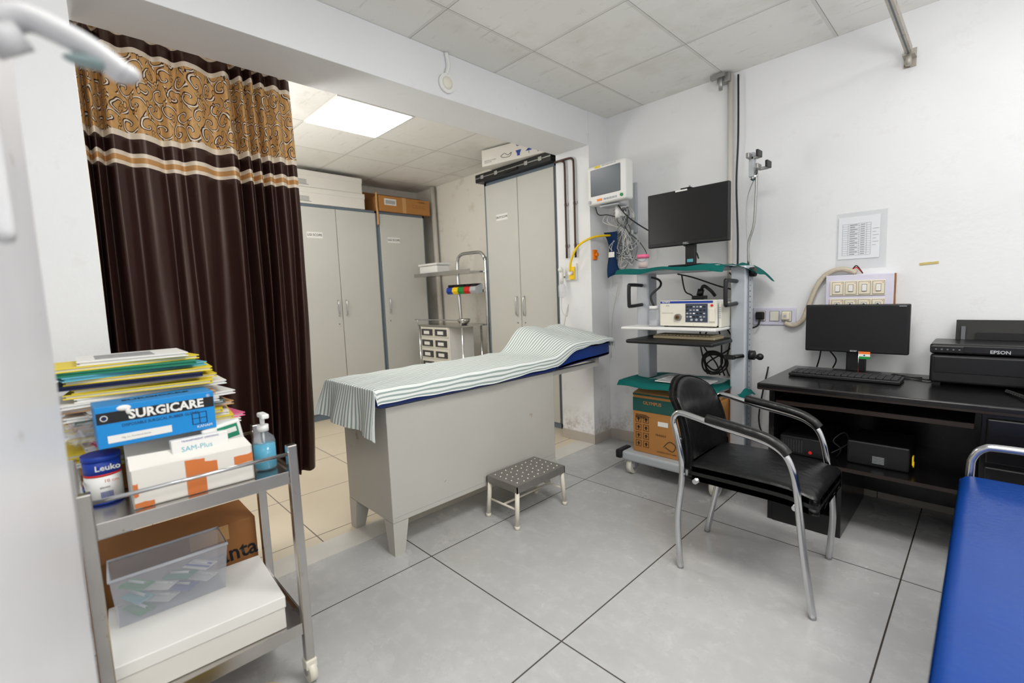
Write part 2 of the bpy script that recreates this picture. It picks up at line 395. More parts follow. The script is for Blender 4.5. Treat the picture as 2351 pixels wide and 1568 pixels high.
b=B(); b.cyl((-2.605,-.39,2.47),(-2.605,3.02,2.47),.011,STEEL); b.cyl((-2.605,3.0,2.47),(-2.535,3.0,2.47),.008,STEEL); b.cyl((-2.605,.0,2.47),(-2.535,.0,2.47),.008,STEEL)
t.part('curtain_rod',b)
# ------------------------------------------------------------ alcove cupboards
def handle(b,x,y,z0,z1,axis):
    if axis=='x': pts=[(x,y,z0),(x+.022,y,z0+.012),(x+.026,y,(z0+z1)/2),(x+.022,y,z1-.012),(x,y,z1)]
    else: pts=[(x,y,z0),(x,y-.022,z0+.012),(x,y-.026,(z0+z1)/2),(x,y-.022,z1-.012),(x,y,z1)]
    b.tube(pts,.007,CHROME,8,5); return b
def cup_x(y0,y1,doors,h,label,stick,txt,hy):
    t=T('storage_cupboard',label,'cupboard',(-5.07,(y0+y1)/2,0))
    b=B(); b.box(-5.29,-4.865,y0,y1,0,h,CABG,bv=.003)
    for yy in (y0,y1-.022): b.box(-4.866,-4.856,yy,yy+.022,0,h,CABB)
    b.box(-4.866,-4.856,y0,y1,h-.025,h,CABB); b.box(-4.866,-4.856,y0,y1,0,.07,CABB)
    t.part('body',b)
    for i,(a,c) in enumerate(doors):
        d=t.part('door',B().box(-4.856,-4.838,a,c,.075,h-.03,CABG,bv=.003))
        t.part('handle',handle(B(),-4.838,hy[i],1.09,1.25,'x'),d,'chrome D-shaped handle')
        if i==0:
            b=B(); y,z=stick; b.box(-4.8385,-4.837,y-.08,y+.08,z-.03,z+.03,PAPER); b.text(txt,.034,(-4.8363,y,z),RY,RZ,INK,bold=.0006,sx=.92); t.part('label_sticker',b,d)
            t.part('keyhole',B().cyl((-4.84,hy[i]+.0,1.0),(-4.833,hy[i],1.0),.007,CHROMED),d)
cup_x(1.68,2.66,[(1.705,2.178),(2.184,2.636)],2.235,'tall grey steel two-door cupboard marked LGI SCOPE',(1.945,1.925),'LGI SCOPE',(2.135,2.225))
cup_x(2.664,3.29,[(2.69,3.266)],2.235,'tall grey steel cupboard marked UGI SCOPE with cartons on top',(2.85,1.92),'UGI SCOPE',(2.745,))
t=T('storage_cupboard','tall grey steel two-door cupboard marked ERCP SCOPE','cupboard',(-3.14,3.35,0))
b=B(); b.box(-3.62,-2.66,3.21,3.49,0,2.365,CABG,bv=.003)
for xx in (-3.62,-2.69): b.box(xx,xx+.03,3.2,3.211,0,2.365,CABB)
b.box(-3.62,-2.66,3.2,3.211,2.34,2.365,CABB); b.box(-3.62,-2.66,3.2,3.211,0,.05,CABB)
for k in range(40): b.box(-2.664,-2.6585,3.198,3.2,.1+k*.056,.115+k*.056,GREYP)
t.part('body',b)
for a,c,hx in ((-3.588,-3.143,-3.19),(-3.137,-2.692,-3.09)):
    d=t.part('door',B().box(a,c,3.186,3.2,.055,2.335,CABG,bv=.003)); t.part('handle',handle(B(),hx,3.186,1.04,1.22,'y'),d,'chrome D-shaped handle')
    t.part('keyhole',B().cyl((hx,3.187,.97),(hx,3.18,.97),.007,CHROMED),d)
    if a<-3.2:
        b=B(); b.box(-3.44,-3.28,3.1845,3.186,1.97,2.03,PAPER); b.text('ERCP SCOPE',.028,(-3.36,3.184,2.0),RX,RZ,INK,bold=.0006); t.part('label_sticker',b,d)
def wbox(z0,z1,y0,y1,lab,rz=0):
    t=T('cardboard_box',lab,'box',(-5.0,(y0+y1)/2,z0),rz,'white boxes on the cupboard')
    b=B(); b.box(-5.2,-4.84,y0,y1,z0,z1,CARD,bv=.004); b.box(-4.841,-4.8385,y0+.01,y0+.14,z0+.02,z0+.024,GINK)
    for k in range(4): b.box(-4.8405,-4.838,y0+.02,y0+.12,z0+.03+k*.012,z0+.034+k*.012,GINK)
    t.part('body',b); t.part('lid',B().box(-5.203,-4.835,y0-.003,y1+.003,z1-.05,z1+.003,CARD,bv=.003))
wbox(2.237,2.395,1.80,2.52,'long white cardboard box lying on the cupboard'); wbox(2.40,2.56,1.78,2.50,'white cardboard box stacked on another box',.02)
t=T('carton','flat brown cardboard carton with barcode label and tape','box',(-4.98,3.02,2.237))
b=B(); b.box(-5.15,-4.82,2.68,3.36,2.237,2.41,KRAFT,bv=.003); b.box(-4.821,-4.8185,2.98,3.03,2.237,2.41,KRAFTL)
b.box(-4.8205,-4.818,2.75,2.9,2.31,2.38,PAPER)
for k in range(14): b.box(-4.8185,-4.8175,2.765+k*.009,2.765+k*.009+.004,2.32,2.365,INK)
for k in range(4): b.box(-4.8185,-4.8175,3.12+k*.045,3.15+k*.045,2.31,2.345,KRAFTD); b.box(-4.8175,-4.8170,3.125+k*.045,3.145+k*.045,2.315,2.34,KRAFT)
b.text('OLYMPUS',.022,(-4.8175,3.24,2.38),RY,RZ,INK)
t.part('body',b)
b=B(); b.box(-5.29,-5.16,2.66,3.46,2.237,2.50,KRAFTD,bv=.003); single('carton','brown cardboard carton pushed behind another carton','box',(-5.22,3.06,2.237),b)
b=B(); b.tube([(-4.83,2.66,2.44),(-4.82,2.65,2.30),(-4.825,2.66,2.2),(-4.82,2.655,2.08)],.012,KRAFTL,6,6,.2); single('paper_strap','torn brown strap hanging over the cupboard edge','strap',(-4.83,2.66,2.08),b)
t=T('instrument_case','long black hard instrument case on top of the cupboard','case',(-3.15,3.34,2.367))
b=B(); b.box(-3.66,-2.66,3.12,3.47,2.367,2.407,BLACKP,bv=.006); b.box(-3.66,-2.66,3.118,3.121,2.403,2.411,CHROMED); t.part('case_base',b)
b=B(); b.box(-3.66,-2.66,3.12,3.47,2.411,2.445,BLACKP,bv=.006); t.part('case_lid',b)
t.part('handle',B().tube([(-3.22,3.12,2.4),(-3.21,3.10,2.385),(-3.14,3.095,2.38),(-3.07,3.10,2.385),(-3.06,3.12,2.4)],.007,RUB))
for xx in (-3.55,-3.35,-2.95,-2.78): t.part('latch',B().box(xx-.02,xx+.02,3.113,3.12,2.39,2.425,CHROME,bv=.002))
t=T('carton','white equipment carton with blue lettering on a black case','box',(-3.0,3.18,2.447),.19)
b=B(); b.box(-3.42,-2.62,3.06,3.34,2.447,2.595,CARD,bv=.003)
b.text('OLYMPUS',.045,(-2.93,3.0585,2.568),RX,RZ,BINK,bold=.001)
def arrow(b,x,z,s,m):
    b.prism([(x-s*.1,z),(x+s*.1,z),(x+s*.1,z+s*.5),(x+s*.3,z+s*.5),(x,z+s),(x-s*.3,z+s*.5),(x-s*.1,z+s*.5)],'y',3.058,3.0595,m)
for i in range(2): arrow(b,-2.80+i*.035,2.468,.06,BINK)
b.prism([(-3.02,2.472),(-2.99,2.472),(-2.99,2.49),(-2.975,2.52),(-3.035,2.52),(-3.02,2.49)],'y',3.058,3.0595,BINK)
b.prism([(-2.93,2.495),(-2.86,2.495),(-2.895,2.52)],'y',3.058,3.0595,BINK); b.box(-2.897,-2.893,3.058,3.0595,2.47,2.495,BINK)
b.tube([(-3.2,3.058,2.50),(-3.16,3.058,2.52),(-3.12,3.058,2.50),(-3.08,3.058,2.515)],.002,INK,5)
b.tube([(-3.2,3.058,2.50),(-3.17,3.058,2.485),(-3.1,3.058,2.485),(-3.08,3.058,2.515)],.002,INK,5)
b.text('ENDOSCOPY SYSTEM',.014,(-3.39,3.0585,2.49),RX,RZ,GINK,'LEFT'); b.text('VIDEOSCOPE',.014,(-3.39,3.0585,2.475),RX,RZ,GINK,'LEFT')
t.part('body',b)
b=B(); b.cyl((-4.80,3.44,.0),(-4.86,3.44,2.60),.03,BRASS); single('wall_pipe','vertical cream painted pipe in the alcove corner','pipe',(-4.8,3.44,0),b)
t=T('instrument_rack','chrome tube rack trolley with shelf, bins and drawers','rack',(-4.1,3.0,0))
U=[(-4.10,3.2,.93),(-4.12,3.2,1.3),(-4.12,3.2,1.55),(-4.10,3.2,1.66),(-4.02,3.2,1.70),(-3.85,3.2,1.70),(-3.72,3.2,1.69),(-3.66,3.2,1.62),(-3.65,3.2,1.5),(-3.65,3.2,.08)]
t.part('arched_frame',B().tube(U,.018,CHROME,12,6))
b=B(); b.box(-4.68,-3.66,3.0,3.25,1.485,1.50,STEEL); b.box(-4.68,-3.66,2.995,3.0,1.48,1.52,STEEL); t.part('shelf',b)
t.part('bin_rail',B().box(-4.15,-3.66,3.17,3.185,1.28,1.31,STEEL))
b=B(); b.box(-4.45,-3.66,2.86,3.25,.935,.95,STEEL,bv=.002); b.tube([(-4.45,2.86,.95),(-4.45,2.86,1.0),(-4.44,2.86,1.005),(-3.68,2.86,1.005),(-3.67,2.86,1.0),(-3.67,2.86,.95)],.006,CHROME,8,3); t.part('worktop',b)
for xx,yy in ((-4.44,2.87),(-4.44,3.23),(-3.67,2.87),(-3.8,3.23)): t.part('leg',B().cyl((xx,yy,.06),(xx,yy,.935),.012,CHROME))
for xx,yy in ((-4.44,2.87),(-4.44,3.23),(-3.67,2.87),(-3.8,3.23)): t.part('caster',B().cyl((xx-.01,yy,.03),(xx+.01,yy,.03),.03,RUB))
b=B(); b.box(-4.42,-3.9,2.88,3.2,.45,.93,WHITEP)
t.part('drawer_cabinet',b)
DWN=mat('drawer_window',(62,62,62),.3)
for i in range(2):
    for j in range(4):
        x0=-4.41+i*.255; z0=.82-j*.118
        d=t.part('drawer',B().box(x0,x0+.245,2.868,2.88,z0,z0+.105,OFFW,bv=.003)); b=B(); b.box(x0+.02,x0+.225,2.862,2.868,z0+.015,z0+.085,DWN); b.box(x0+.07,x0+.17,2.859,2.862,z0+.03,z0+.065,PAPER); t.part('drawer_front_window',b,d)
b=B(); b.box(-4.42,-3.68,2.88,3.2,.25,.265,STEEL); t.part('lower_shelf',b)
cols=[BLUEP,YELP,GREENP,REDP,GREYP]
for i,m in enumerate(cols):
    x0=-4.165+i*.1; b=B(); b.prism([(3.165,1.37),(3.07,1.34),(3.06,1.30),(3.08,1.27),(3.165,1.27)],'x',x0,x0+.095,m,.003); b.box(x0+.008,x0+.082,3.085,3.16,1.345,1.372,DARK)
    single('storage_bin','small open plastic parts bin hanging on the rack','storage bin',(x0+.045,3.12,1.27),b,group='coloured bins on the rack')
t=T('plastic_box','white translucent plastic box with lid on rack shelf','plastic box',(-4.42,3.1,1.501))
t.part('body',B().box(-4.6,-4.26,3.02,3.2,1.501,1.60,WHITEP,bv=.012)); t.part('lid',B().box(-4.61,-4.25,3.01,3.21,1.601,1.625,WHITEP,bv=.006))
t=T('steel_bowl','small steel bowl on the rack worktop','bowl',(-3.8,3.0,.951)); t.part('bowl',B().lathe([(.03,0),(.06,.03),(.07,.06),(.066,.06),(.055,.03),(.025,.006)],-3.8,3.0,STEEL,24,.951))
# ------------------------------------------------------------ jamb fittings
for k,(x,zb) in enumerate(((-2.425,1.52),(-2.335,1.52))):
    b=B(); b.tube([(x-.0,3.012,zb),(x,3.012,2.0),(x,3.012,2.24),(x-.01,3.012,2.285),(x-.05,3.012,2.30),(-2.53,3.012,2.30)],.0085,COPPER,10,5)
    for z in (1.62,1.95): b.box(x-.018,x+.018,3.015,3.03,z-.01,z+.01,CHROMED)
    single('gas_pipe','dark copper medical gas pipe clipped to the jamb','pipe',(x,3.012,zb),b,group='gas pipes on the jamb')
t=T('gas_outlet','wall gas outlet with yellow surround and white valve','gas outlet',(-2.39,3.02,1.34))
t.part('backplate',B().box(-2.45,-2.335,3.015,3.03,1.34,1.475,WHITEP,bv=.003)); t.part('surround',B().box(-2.40,-2.345,3.0,3.015,1.345,1.45,YELP,bv=.006)); t.part('valve',B().cyl((-2.372,3.0,1.40),(-2.372,2.97,1.40),.018,WHITEP))
t=T('oxygen_flowmeter','white and clear humidifier flowmeter hanging on the jamb','flowmeter',(-2.46,2.98,1.2))
t.part('bottle',B().lathe([(.012,0),(.03,.01),(.032,.09),(.024,.11),(.01,.115)],-2.46,2.98,FROST,20,1.2)); t.part('body',B().cyl((-2.46,2.98,1.315),(-2.46,2.98,1.42),.016,WHITEP).cyl((-2.46,2.98,1.37),(-2.46,3.02,1.37),.008,CHROME).sph((-2.46,2.97,1.43),.022,WHITEP))
def cable(name,lab,pts,r,m,cat='cable',grp=None): 
    single(name,lab,cat,pts[0],B().tube(pts,r,m,7,6),group=grp)
cable('hose','yellow gas hose looping from the outlet to wall',[(-2.36,2.965,1.41),(-2.33,2.95,1.50),(-2.26,2.95,1.60),(-2.17,3.02,1.66),(-2.11,3.15,1.675),(-2.09,3.24,1.67)],.009,YELP,'hose')
cable('tubing','thin clear tubing hanging below flowmeter',[(-2.46,2.97,1.2),(-2.46,2.97,1.1),(-2.41,2.97,1.05),(-2.38,2.96,1.15),(-2.42,2.95,.98),(-2.41,2.96,.85)],.0035,CABW,'tubing')
cable('tubing','thin translucent tubing hanging from the wall hook',[(-2.10,3.2,1.45),(-2.12,3.18,1.25),(-2.06,3.18,1.2),(-2.04,3.2,1.35),(-2.12,3.2,1.05),(-2.14,3.2,.7)],.0035,CABW,'tubing')
b=B(); b.box(-2.2,-2.185,3.05,3.10,1.49,1.57,ORANGEP,bv=.004); b.cyl((-2.185,3.075,1.53),(-2.165,3.075,1.53),.014,ORANGEP); single('wall_holder','small orange plastic holder on the wall','holder',(-2.19,3.075,1.49),b)
t=T('smoke_detector','round white detector with conduit on the beam','detector',(-2.19,1.69,2.44))
t.part('base_disc',B().cyl((-2.199,1.69,2.44),(-2.185,1.69,2.44),.052,WHITEP,seg=28)); t.part('dome',B().sph((-2.184,1.69,2.44),.034,OFFW,(.45,1,1))); t.part('conduit',B().tube([(-2.19,1.69,2.49),(-2.19,1.705,2.54),(-2.19,1.695,2.605)],.012,WHITEP))
# ------------------------------------------------------------ right wall fittings
t=T('wall_conduit','vertical cream conduit pipe with black cable beside','conduit',(-1.215,3.245,.6))
t.part('pipe',B().cyl((-1.215,3.245,0.09),(-1.23,3.245,2.6),.017,BRASS)); t.part('cable',B().tube([(-1.18,3.24,2.58),(-1.175,3.235,2.2),(-1.185,3.24,1.9),(-1.17,3.235,1.5),(-1.18,3.24,1.0)],.006,BLACKP))
t.part('bracket',B().box(-1.30,-1.22,3.2,3.26,2.55,2.6,CHROMED,bv=.004).cyl((-1.27,3.19,2.5),(-1.27,3.19,2.6),.012,CHROMED).box(-1.33,-1.24,3.17,3.2,2.575,2.6,CHROMED))
t=T('ceiling_track','worn metal curtain track fixed near ceiling','track',(-.34,2.6,2.38))
TRK=mat('worn_track_metal',(176,170,160),.45,.4,var=.25,scale=12,worn=(110,98,84),wl=.58)
b=B(); b.box(-.353,-.327,1.6,3.2,2.375,2.378,TRK); b.box(-.353,-.350,1.6,3.2,2.378,2.405,TRK); b.box(-.330,-.327,1.6,3.2,2.378,2.405,TRK); b.box(-.353,-.327,1.6,3.2,2.405,2.408,TRK)
b.box(-.343,-.337,1.6,3.2,2.3738,2.375,GINK)
t.part('rail',b); t.part('end_bracket',B().box(-.365,-.315,3.19,3.27,2.37,2.378,TRK).box(-.365,-.315,3.262,3.27,2.33,2.42,TRK).cyl((-.34,3.2,2.32),(-.34,3.2,2.375),.012,TRK)); t.part('hanger_rod',B().cyl((-.34,2.4,2.4),(-.34,2.4,2.61),.006,TRK))
t=T('wall_notice','printed table sheet in a clear sleeve taped to wall','paper notice',(-.525,3.268,1.32))
SLV=mat('thin_clear_sleeve',(236,238,242),.2,alpha=.25,var=.01)
PAP2=mat('notice_paper',(226,228,232),.6,var=.02)
b=B(); b.box(-.635,-.405,3.267,3.2685,1.315,1.63,SLV); t.part('sleeve',b)
b=B(); b.box(-.625,-.435,3.2650,3.267,1.37,1.605,PAP2)
for k in range(15): b.box(-.605,-.475,3.2640,3.2650,1.39+k*.0125,1.3911+k*.0125,LINK)
for xx in (-.606,-.58,-.53,-.495,-.476): b.box(xx,xx+.0011,3.2640,3.2650,1.39,1.5661,LINK)
for k in range(14): b.box(-.572,-.572+.024+.012*((k*7)%2),3.2638,3.2650,1.395+k*.0125,1.3978+k*.0125,GINK); b.box(-.522,-.503,3.2638,3.2650,1.395+k*.0125,1.3975+k*.0125,GINK)
for k in range(6): b.box(-.468,-.452+.012*(k%2),3.264,3.2650,1.44+k*.018,1.442+k*.018,LINK)
t.part('printed_sheet',b)
b=B(); b.box(-.265,-.19,3.267,3.27,1.315,1.328,mat('old_yellow_tape',(198,180,112),.5),bv=.001); single('tape_strip','torn piece of yellowed tape on wall','tape',(-.22,3.268,1.32),b,ry=-.06)
t=T('switch_board','white wall switchboard with ivory switches and sockets','switchboard',(-.515,3.24,.92))
t.part('case',B().box(-.67,-.36,3.215,3.27,.92,1.28,LILAC,bv=.004)); t.part('case_edge',B().box(-.36,-.357,3.22,3.27,.92,1.279,KRAFTD))
for row,z in enumerate((1.205,1.105)):
    b=B(); b.box(-.648,-.395,3.207,3.215,z-.042,z+.042,IVORY,bv=.003); p=t.part('module_plate',b)
    for k in range(4):
        x=-.61+k*.062
        bb=B(); bb.box(x-.0265,x+.0265,3.2055,3.207,z-.036,z+.036,GINK); bb.box(x-.025,x+.025,3.203,3.2056,z-.034,z+.034,IVORY,bv=.001); bb.box(x-.010,x+.010,3.195,3.203,z-.018,z+.018,PAPER,bv=.002); bb.box(x-.0115,x+.0115,3.2022,3.2032,z-.0205,z+.0205,GINK)
        bb.cyl((x+.02,3.2035,z+.028),(x+.02,3.2015,z+.028),.002,REDP,seg=8)
        if row: bb.cyl((x,3.196,z+.01),(x,3.193,z+.01),.005,INK)
        t.part('switch',bb,p)
t=T('wall_socket','white power socket plate with ivory modules','wall socket',(-.95,3.26,1.0))
t.part('plate',B().box(-1.08,-.83,3.258,3.27,.985,1.095,LILAC,bv=.004))
for x in (-1.03,-.95,-.88): t.part('module',B().box(x-.027,x+.027,3.2535,3.258,1.010,1.075,GINK).box(x-.025,x+.025,3.252,3.254,1.012,1.073,OFFW,bv=.001))
t=T('power_plug','black three-pin plug in wall socket','plug',(-1.03,3.23,1.045))
t.part('plug_body',B().box(-1.055,-1.005,3.225,3.252,1.02,1.07,RUB,bv=.008)); t.part('cord',B().tube([(-1.03,3.235,1.02),(-1.04,3.22,.98),(-1.09,3.2,.965),(-1.13,3.2,.99)],.006,RUB))
b=B(); b.box(-.905,-.86,3.225,3.252,1.02,1.07,IVORY,bv=.008); b.cyl((-.882,3.225,1.045),(-.882,3.22,1.045),.008,GREYP); single('power_plug','ivory adaptor plug in wall socket','plug',(-.88,3.24,1.045),b)
cable('flexible_conduit','beige corrugated conduit curving from switchboard',[(-.53,3.235,1.29),(-.60,3.235,1.315),(-.67,3.235,1.29),(-.72,3.235,1.22),(-.755,3.235,1.12),(-.79,3.235,1.02),(-.84,3.235,.985),(-.885,3.24,1.0)],.015,HOSE,'conduit')
for k,c in enumerate((REDP,BLACKP)): cable('wire','thin wire entering the switchboard top',[(-.55,3.235,1.305),(-.53,3.235,1.32+k*.01),(-.50,3.235,1.285)],.003,c,'wire')
# patient monitor
t=T('patient_monitor','white patient monitor with grey screen on wall arm','patient monitor',(-1.985,2.95,2.0),-.08)
t.part('housing',B().box(-2.16,-1.81,2.93,3.03,1.885,2.165,WHITEP,bv=.018,seg=3)); t.part('screen',B().box(-2.12,-1.85,2.925,2.931,1.945,2.135,GSCREEN,bv=.003))
b=B(); b.cyl((-2.13,2.93,1.908),(-2.13,2.922,1.908),.012,GREYP); b.box(-2.06,-2.02,2.924,2.93,1.905,1.92,ORANGEP)
for k in range(5): b.box(-2.0+k*.025,-1.985+k*.025,2.924,2.93,1.906,1.918,GREYP)
b.cyl((-1.84,2.93,1.915),(-1.84,2.92,1.915),.011,GREENP)
b.text('MULTI PARA MONITOR',.012,(-1.95,2.9295,2.15),RX,RZ,GINK); t.part('control_strip',b)
t.part('note_label',B().box(-2.08,-2.03,2.928,2.931,2.142,2.158,YEL))
t=T('wall_monitor_mount','aluminium wall rail with swivel mount and cable hook','monitor mount',(-1.95,3.2,1.7))
t.part('wall_rail',B().box(-1.985,-1.925,3.245,3.27,1.68,2.06,ALU,bv=.004).box(-1.972,-1.938,3.238,3.246,1.69,2.05,GREYP)); t.part('swivel_bar',B().box(-1.98,-1.93,3.04,3.24,1.79,1.83,WHITEP,bv=.008).cyl((-1.955,3.04,1.78),(-1.955,3.04,1.865),.02,WHITEP))
t.part('tray',B().box(-2.07,-1.9,2.97,3.08,1.865,1.878,GREYP,bv=.003)); t.part('hook_bracket',B().box(-2.08,-1.93,3.2,3.215,1.66,1.70,WHITEP,bv=.004).box(-2.0,-1.97,3.215,3.25,1.66,1.72,WHITEP))
random.seed(3)
for k in range(28):
    x=-2.0+random.uniform(-.07,.07); m=[GREYP,CABW,GINK,CABW,GINK,GREYP][k%6]; lo=random.uniform(1.38,1.6)
    pts=[(x,3.16,1.87),(x+random.uniform(-.10,.10),3.12+random.uniform(-.03,.03),1.78),(-2.0+random.uniform(-.05,.08),3.17,1.70),(-2.0+random.uniform(-.11,.13),3.16+random.uniform(-.03,.03),(1.66+lo)/2),(-2.0+random.uniform(-.08,.10),3.16,lo),(-1.98+random.uniform(-.11,.13),3.17,(1.66+lo)/2+.02),(-1.99+random.uniform(-.04,.04),3.18,1.69)]
    cable('cable','bundled grey monitor lead hanging from the hook',pts,.0035,m,'cable','monitor leads on the wall hook')
cable('cable','black lead running from monitor to the equipment trolley',[(-1.95,3.0,1.9),(-1.88,3.05,1.78),(-1.75,3.15,1.66),(-1.6,3.2,1.58),(-1.45,3.2,1.5),(-1.4,3.16,1.44)],.005,BLACKP)
cable('cable','black lead looping behind the wall patient monitor',[(-2.14,3.04,2.05),(-2.185,3.08,2.0),(-2.18,3.1,1.85),(-2.1,3.12,1.83),(-2.02,3.12,1.8)],.004,BLACKP)
cable('cable','thin black lead looping below the patient monitor',[(-2.0,3.15,1.85),(-1.95,3.15,1.7),(-1.86,3.18,1.6),(-1.8,3.18,1.5),(-1.85,3.2,1.45),(-1.95,3.2,1.5)],.003,BLACKP)
t=T('blood_pressure_cuff','navy blood pressure cuff hanging from the wall hook','blood pressure cuff',(-2.09,3.14,1.35))
b=B(); b.sheet(lambda u,v:(-2.145+.05*(v)+u*(.12-.03*v)+.012*math.sin(v*6),3.13+.03*math.sin(u*3+v*4),1.70-v*.36+.04*u*v),8,14,CUFF,.012); t.part('cuff_fabric',b)
b=B(); b.box(-2.08,-2.03,3.098,3.105,1.50,1.54,PAPER); t.part('printed_label',b)
b=B(); b.sheet(lambda u,v:(-2.13+u*.10,3.205+.01*math.sin(u*3),1.56-v*.25),4,6,FROST,.004); single('plastic_pouch','translucent pouch hanging behind the cuff','pouch',(-2.08,3.2,1.31),b)
# ------------------------------------------------------------ equipment trolley
t=T('equipment_trolley','tall white and grey wheeled equipment trolley with shelves','equipment trolley',(-1.38,2.93,0))
for x0,x1 in ((-1.70,-1.61),(-1.075,-.985)):
    b=B(); b.box(x0,x1,2.86,2.98,.18,1.36,ALU,bv=.012,seg=3)
    for k in range(34): b.cyl(((x1+.0005) if x0>-1.3 else (x0-.0005),2.92,.25+k*.032),((x1+.0015) if x0>-1.3 else (x0-.0015),2.92,.25+k*.032),.004,BLACKP,seg=8)
    if x0>-1.3: b.box(x1-.001,x1+.002,2.885,2.897,.2,1.34,CABB)
    t.part('column',b)
t.part('top_shelf',B().box(-1.70,-1.08,2.69,3.17,1.345,1.368,GREYP,bv=.008)); t.part('shelf',B().box(-1.70,-1.08,2.66,3.15,.985,1.003,WHITEP,bv=.006)); t.part('shelf',B().box(-1.68,-1.08,2.69,3.15,.615,.635,GREYP,bv=.006))
t.part('keyboard_shelf',B().box(-1.62,-1.06,2.58,2.93,.905,.93,BLACKP,bv=.012,seg=3))
b=B(); b.box(-1.70,-1.02,2.64,3.17,.10,.16,GREYP,bv=.015,seg=3); b.box(-1.735,-1.69,2.62,2.76,.11,.17,BLACKP,bv=.012); t.part('base',b)
for cx,cy in ((-1.65,2.70),(-1.09,2.70),(-1.65,3.1),(-1.09,3.1)):
    b=B(); b.cyl((cx-.018,cy,.055),(cx+.018,cy,.055),.053,OFFW,seg=28); b.cyl((cx-.021,cy,.055),(cx+.021,cy,.055),.03,GREYP,seg=24); b.cyl((cx-.023,cy,.055),(cx+.023,cy,.055),.011,GREENP,seg=16)
    w_=t.part('caster',b); t.part('fork',B().box(cx-.032,cx-.024,cy-.03,cy+.03,.05,.11,GREYP,bv=.003).box(cx+.024,cx+.032,cy-.03,cy+.03,.05,.11,GREYP,bv=.003).box(cx-.03,cx+.03,cy-.03,cy+.03,.1,.112,GREYP),w_)
for x in (-1.66,-1.04): t.part('handle',B().tube([(x,2.86,1.27),(x,2.72,1.275),(x,2.70,1.26),(x,2.70,1.15),(x,2.72,1.135),(x,2.86,1.14)],.012,BLACKP,10,5))
for z in (1.32,.83):
    b=B(); b.cyl((-.985,2.92,z),(-.955,2.92,z),.028,BLACKP)
    if z<1: b.cyl((-.985,2.92,z),(-.92,2.88,z-.005),.012,BLACKP).sph((-.91,2.87,z),.02,BLACKP).cyl((-1.0,2.86,z),(-1.03,2.8,z),.012,BLACKP).box(-1.08,-1.02,2.78,2.81,z-.015,z+.01,BLACKP,bv=.004)
    t.part('clamp_knob',b)
t=T('scope_hanger','metal scope hanger pole with twin dark hooks','hanger',(-1.03,3.02,1.37))
t.part('pole',B().tube([(-1.03,3.02,1.37),(-1.03,3.02,1.5),(-1.0,3.02,1.62),(-.99,3.02,1.92)],.007,CHROMED,10,4)); t.part('bracket',B().box(-1.03,-1.0,3.0,3.04,1.88,2.02,GREYP,bv=.004).cyl((-1.015,3.02,1.86),(-.99,3.02,1.90),.014,CHROME))
for x,z in ((-.975,1.99),(-.925,1.92)):
    b=B(); b.box(x-.05,x,3.0,3.02,z-.012,z+.005,CHROMED,bv=.003).box(x-.055,x-.035,2.95,3.01,z-.01,z+.02,CHROMED,bv=.004).box(x,x+.015,2.95,3.02,z-.01,z+.028,BLACKP,bv=.004); t.part('hook',b)
cable('cable','thin cable running down wall beside the hanger',[(-1.0,3.05,1.9),(-1.1,3.2,1.8),(-1.11,3.22,1.6),(-1.06,3.15,1.4),(-1.02,3.1,1.35)],.003,CABW)
def cl(u,v):
    x=-1.74+u*.70; y=2.655+v*.52; z=1.374+.004*math.sin(u*17)+.003*math.sin(v*13+u*5)
    if v<.05: z-=.028*(1-v/.05)*(1+.3*math.sin(u*9))
    if u>.86: z-=(u-.86)*.10; 
    return (x,y,z)
b=B(); b.sheet(cl,60,40,TEAL,.004)
b.sheet(lambda u,v:(-1.05+u*.12,2.80+v*.36+.02*u,1.374-.05*u-.06*u*u*v-.008*math.sin(v*9)),12,12,TEAL,.004)
single('drape_cloth','teal cloth covering the trolley top shelf','cloth',(-1.38,2.9,1.37),b)
b=B(); b.sheet(lambda u,v:(-1.72+u*.66,2.63+v*.45,.642+.004*math.sin(u*15+v*4)-(.03*(1-v/.06) if v<.06 else 0)),50,34,TEAL,.004)
b.sheet(lambda u,v:(-.975+u*.03,2.7+v*.22,.635-.03*u-.01*math.sin(v*8)),6,8,TEAL,.003)
single('drape_cloth','teal cloth covering the lower trolley shelf','cloth',(-1.38,2.9,.64),b)
def screen_thing(name,lab,x0,x1,y,z0,z1,base_z,brand,bsz,neckx,neckw,basew,based,rz=0):
    t=T(name,lab,'monitor',((x0+x1)/2,y,base_z),rz)
    b=B(); b.box(x0,x1,y,y+.035,z0,z1,BLACKP,bv=.006); b.box(x0+.08,x1-.08,y+.035,y+.06,z0+.04,z1-.06,BLACKP,bv=.01); t.part('housing',b)
    t.part('display_screen',B().box(x0+.014,x1-.014,y-.0015,y+.001,z0+.024,z1-.014,SCREEN))
    b=B(); b.text(brand,bsz,((x0+x1)/2,y-.0012,z0+.011),RX,RZ,GREYP,bold=.0003); t.part('lettering',b)
    t.part('stand_neck',B().box(neckx-neckw,neckx+neckw,y+.04,y+.065,base_z+.01,z0+.12,BLACKP,bv=.006)); t.part('stand_base',B().box(neckx-basew,neckx+basew,y-.05,y+based,base_z,base_z+.012,BLACKP,bv=.005))
    return t
t=screen_thing('monitor','black widescreen monitor on the equipment trolley',-1.66,-1.12,2.95,1.52,1.875,1.382,'DELL',.018,-1.38,.035,.11,.14)
b=B(); b.box(-1.43,-1.36,2.955,2.99,1.876,1.884,BLACKP,bv=.003); b.cyl((-1.375,2.97,1.884),(-1.375,2.97,1.895),.005,CHROMED); t.part('camera_clip',b)
t.part('sticker',B().box(-1.46,-1.38,2.9475,2.949,1.863,1.873,PAPER)); t.part('neck_sticker',B().box(-1.40,-1.36,2.9885,2.9895,1.41,1.43,LBLUE))
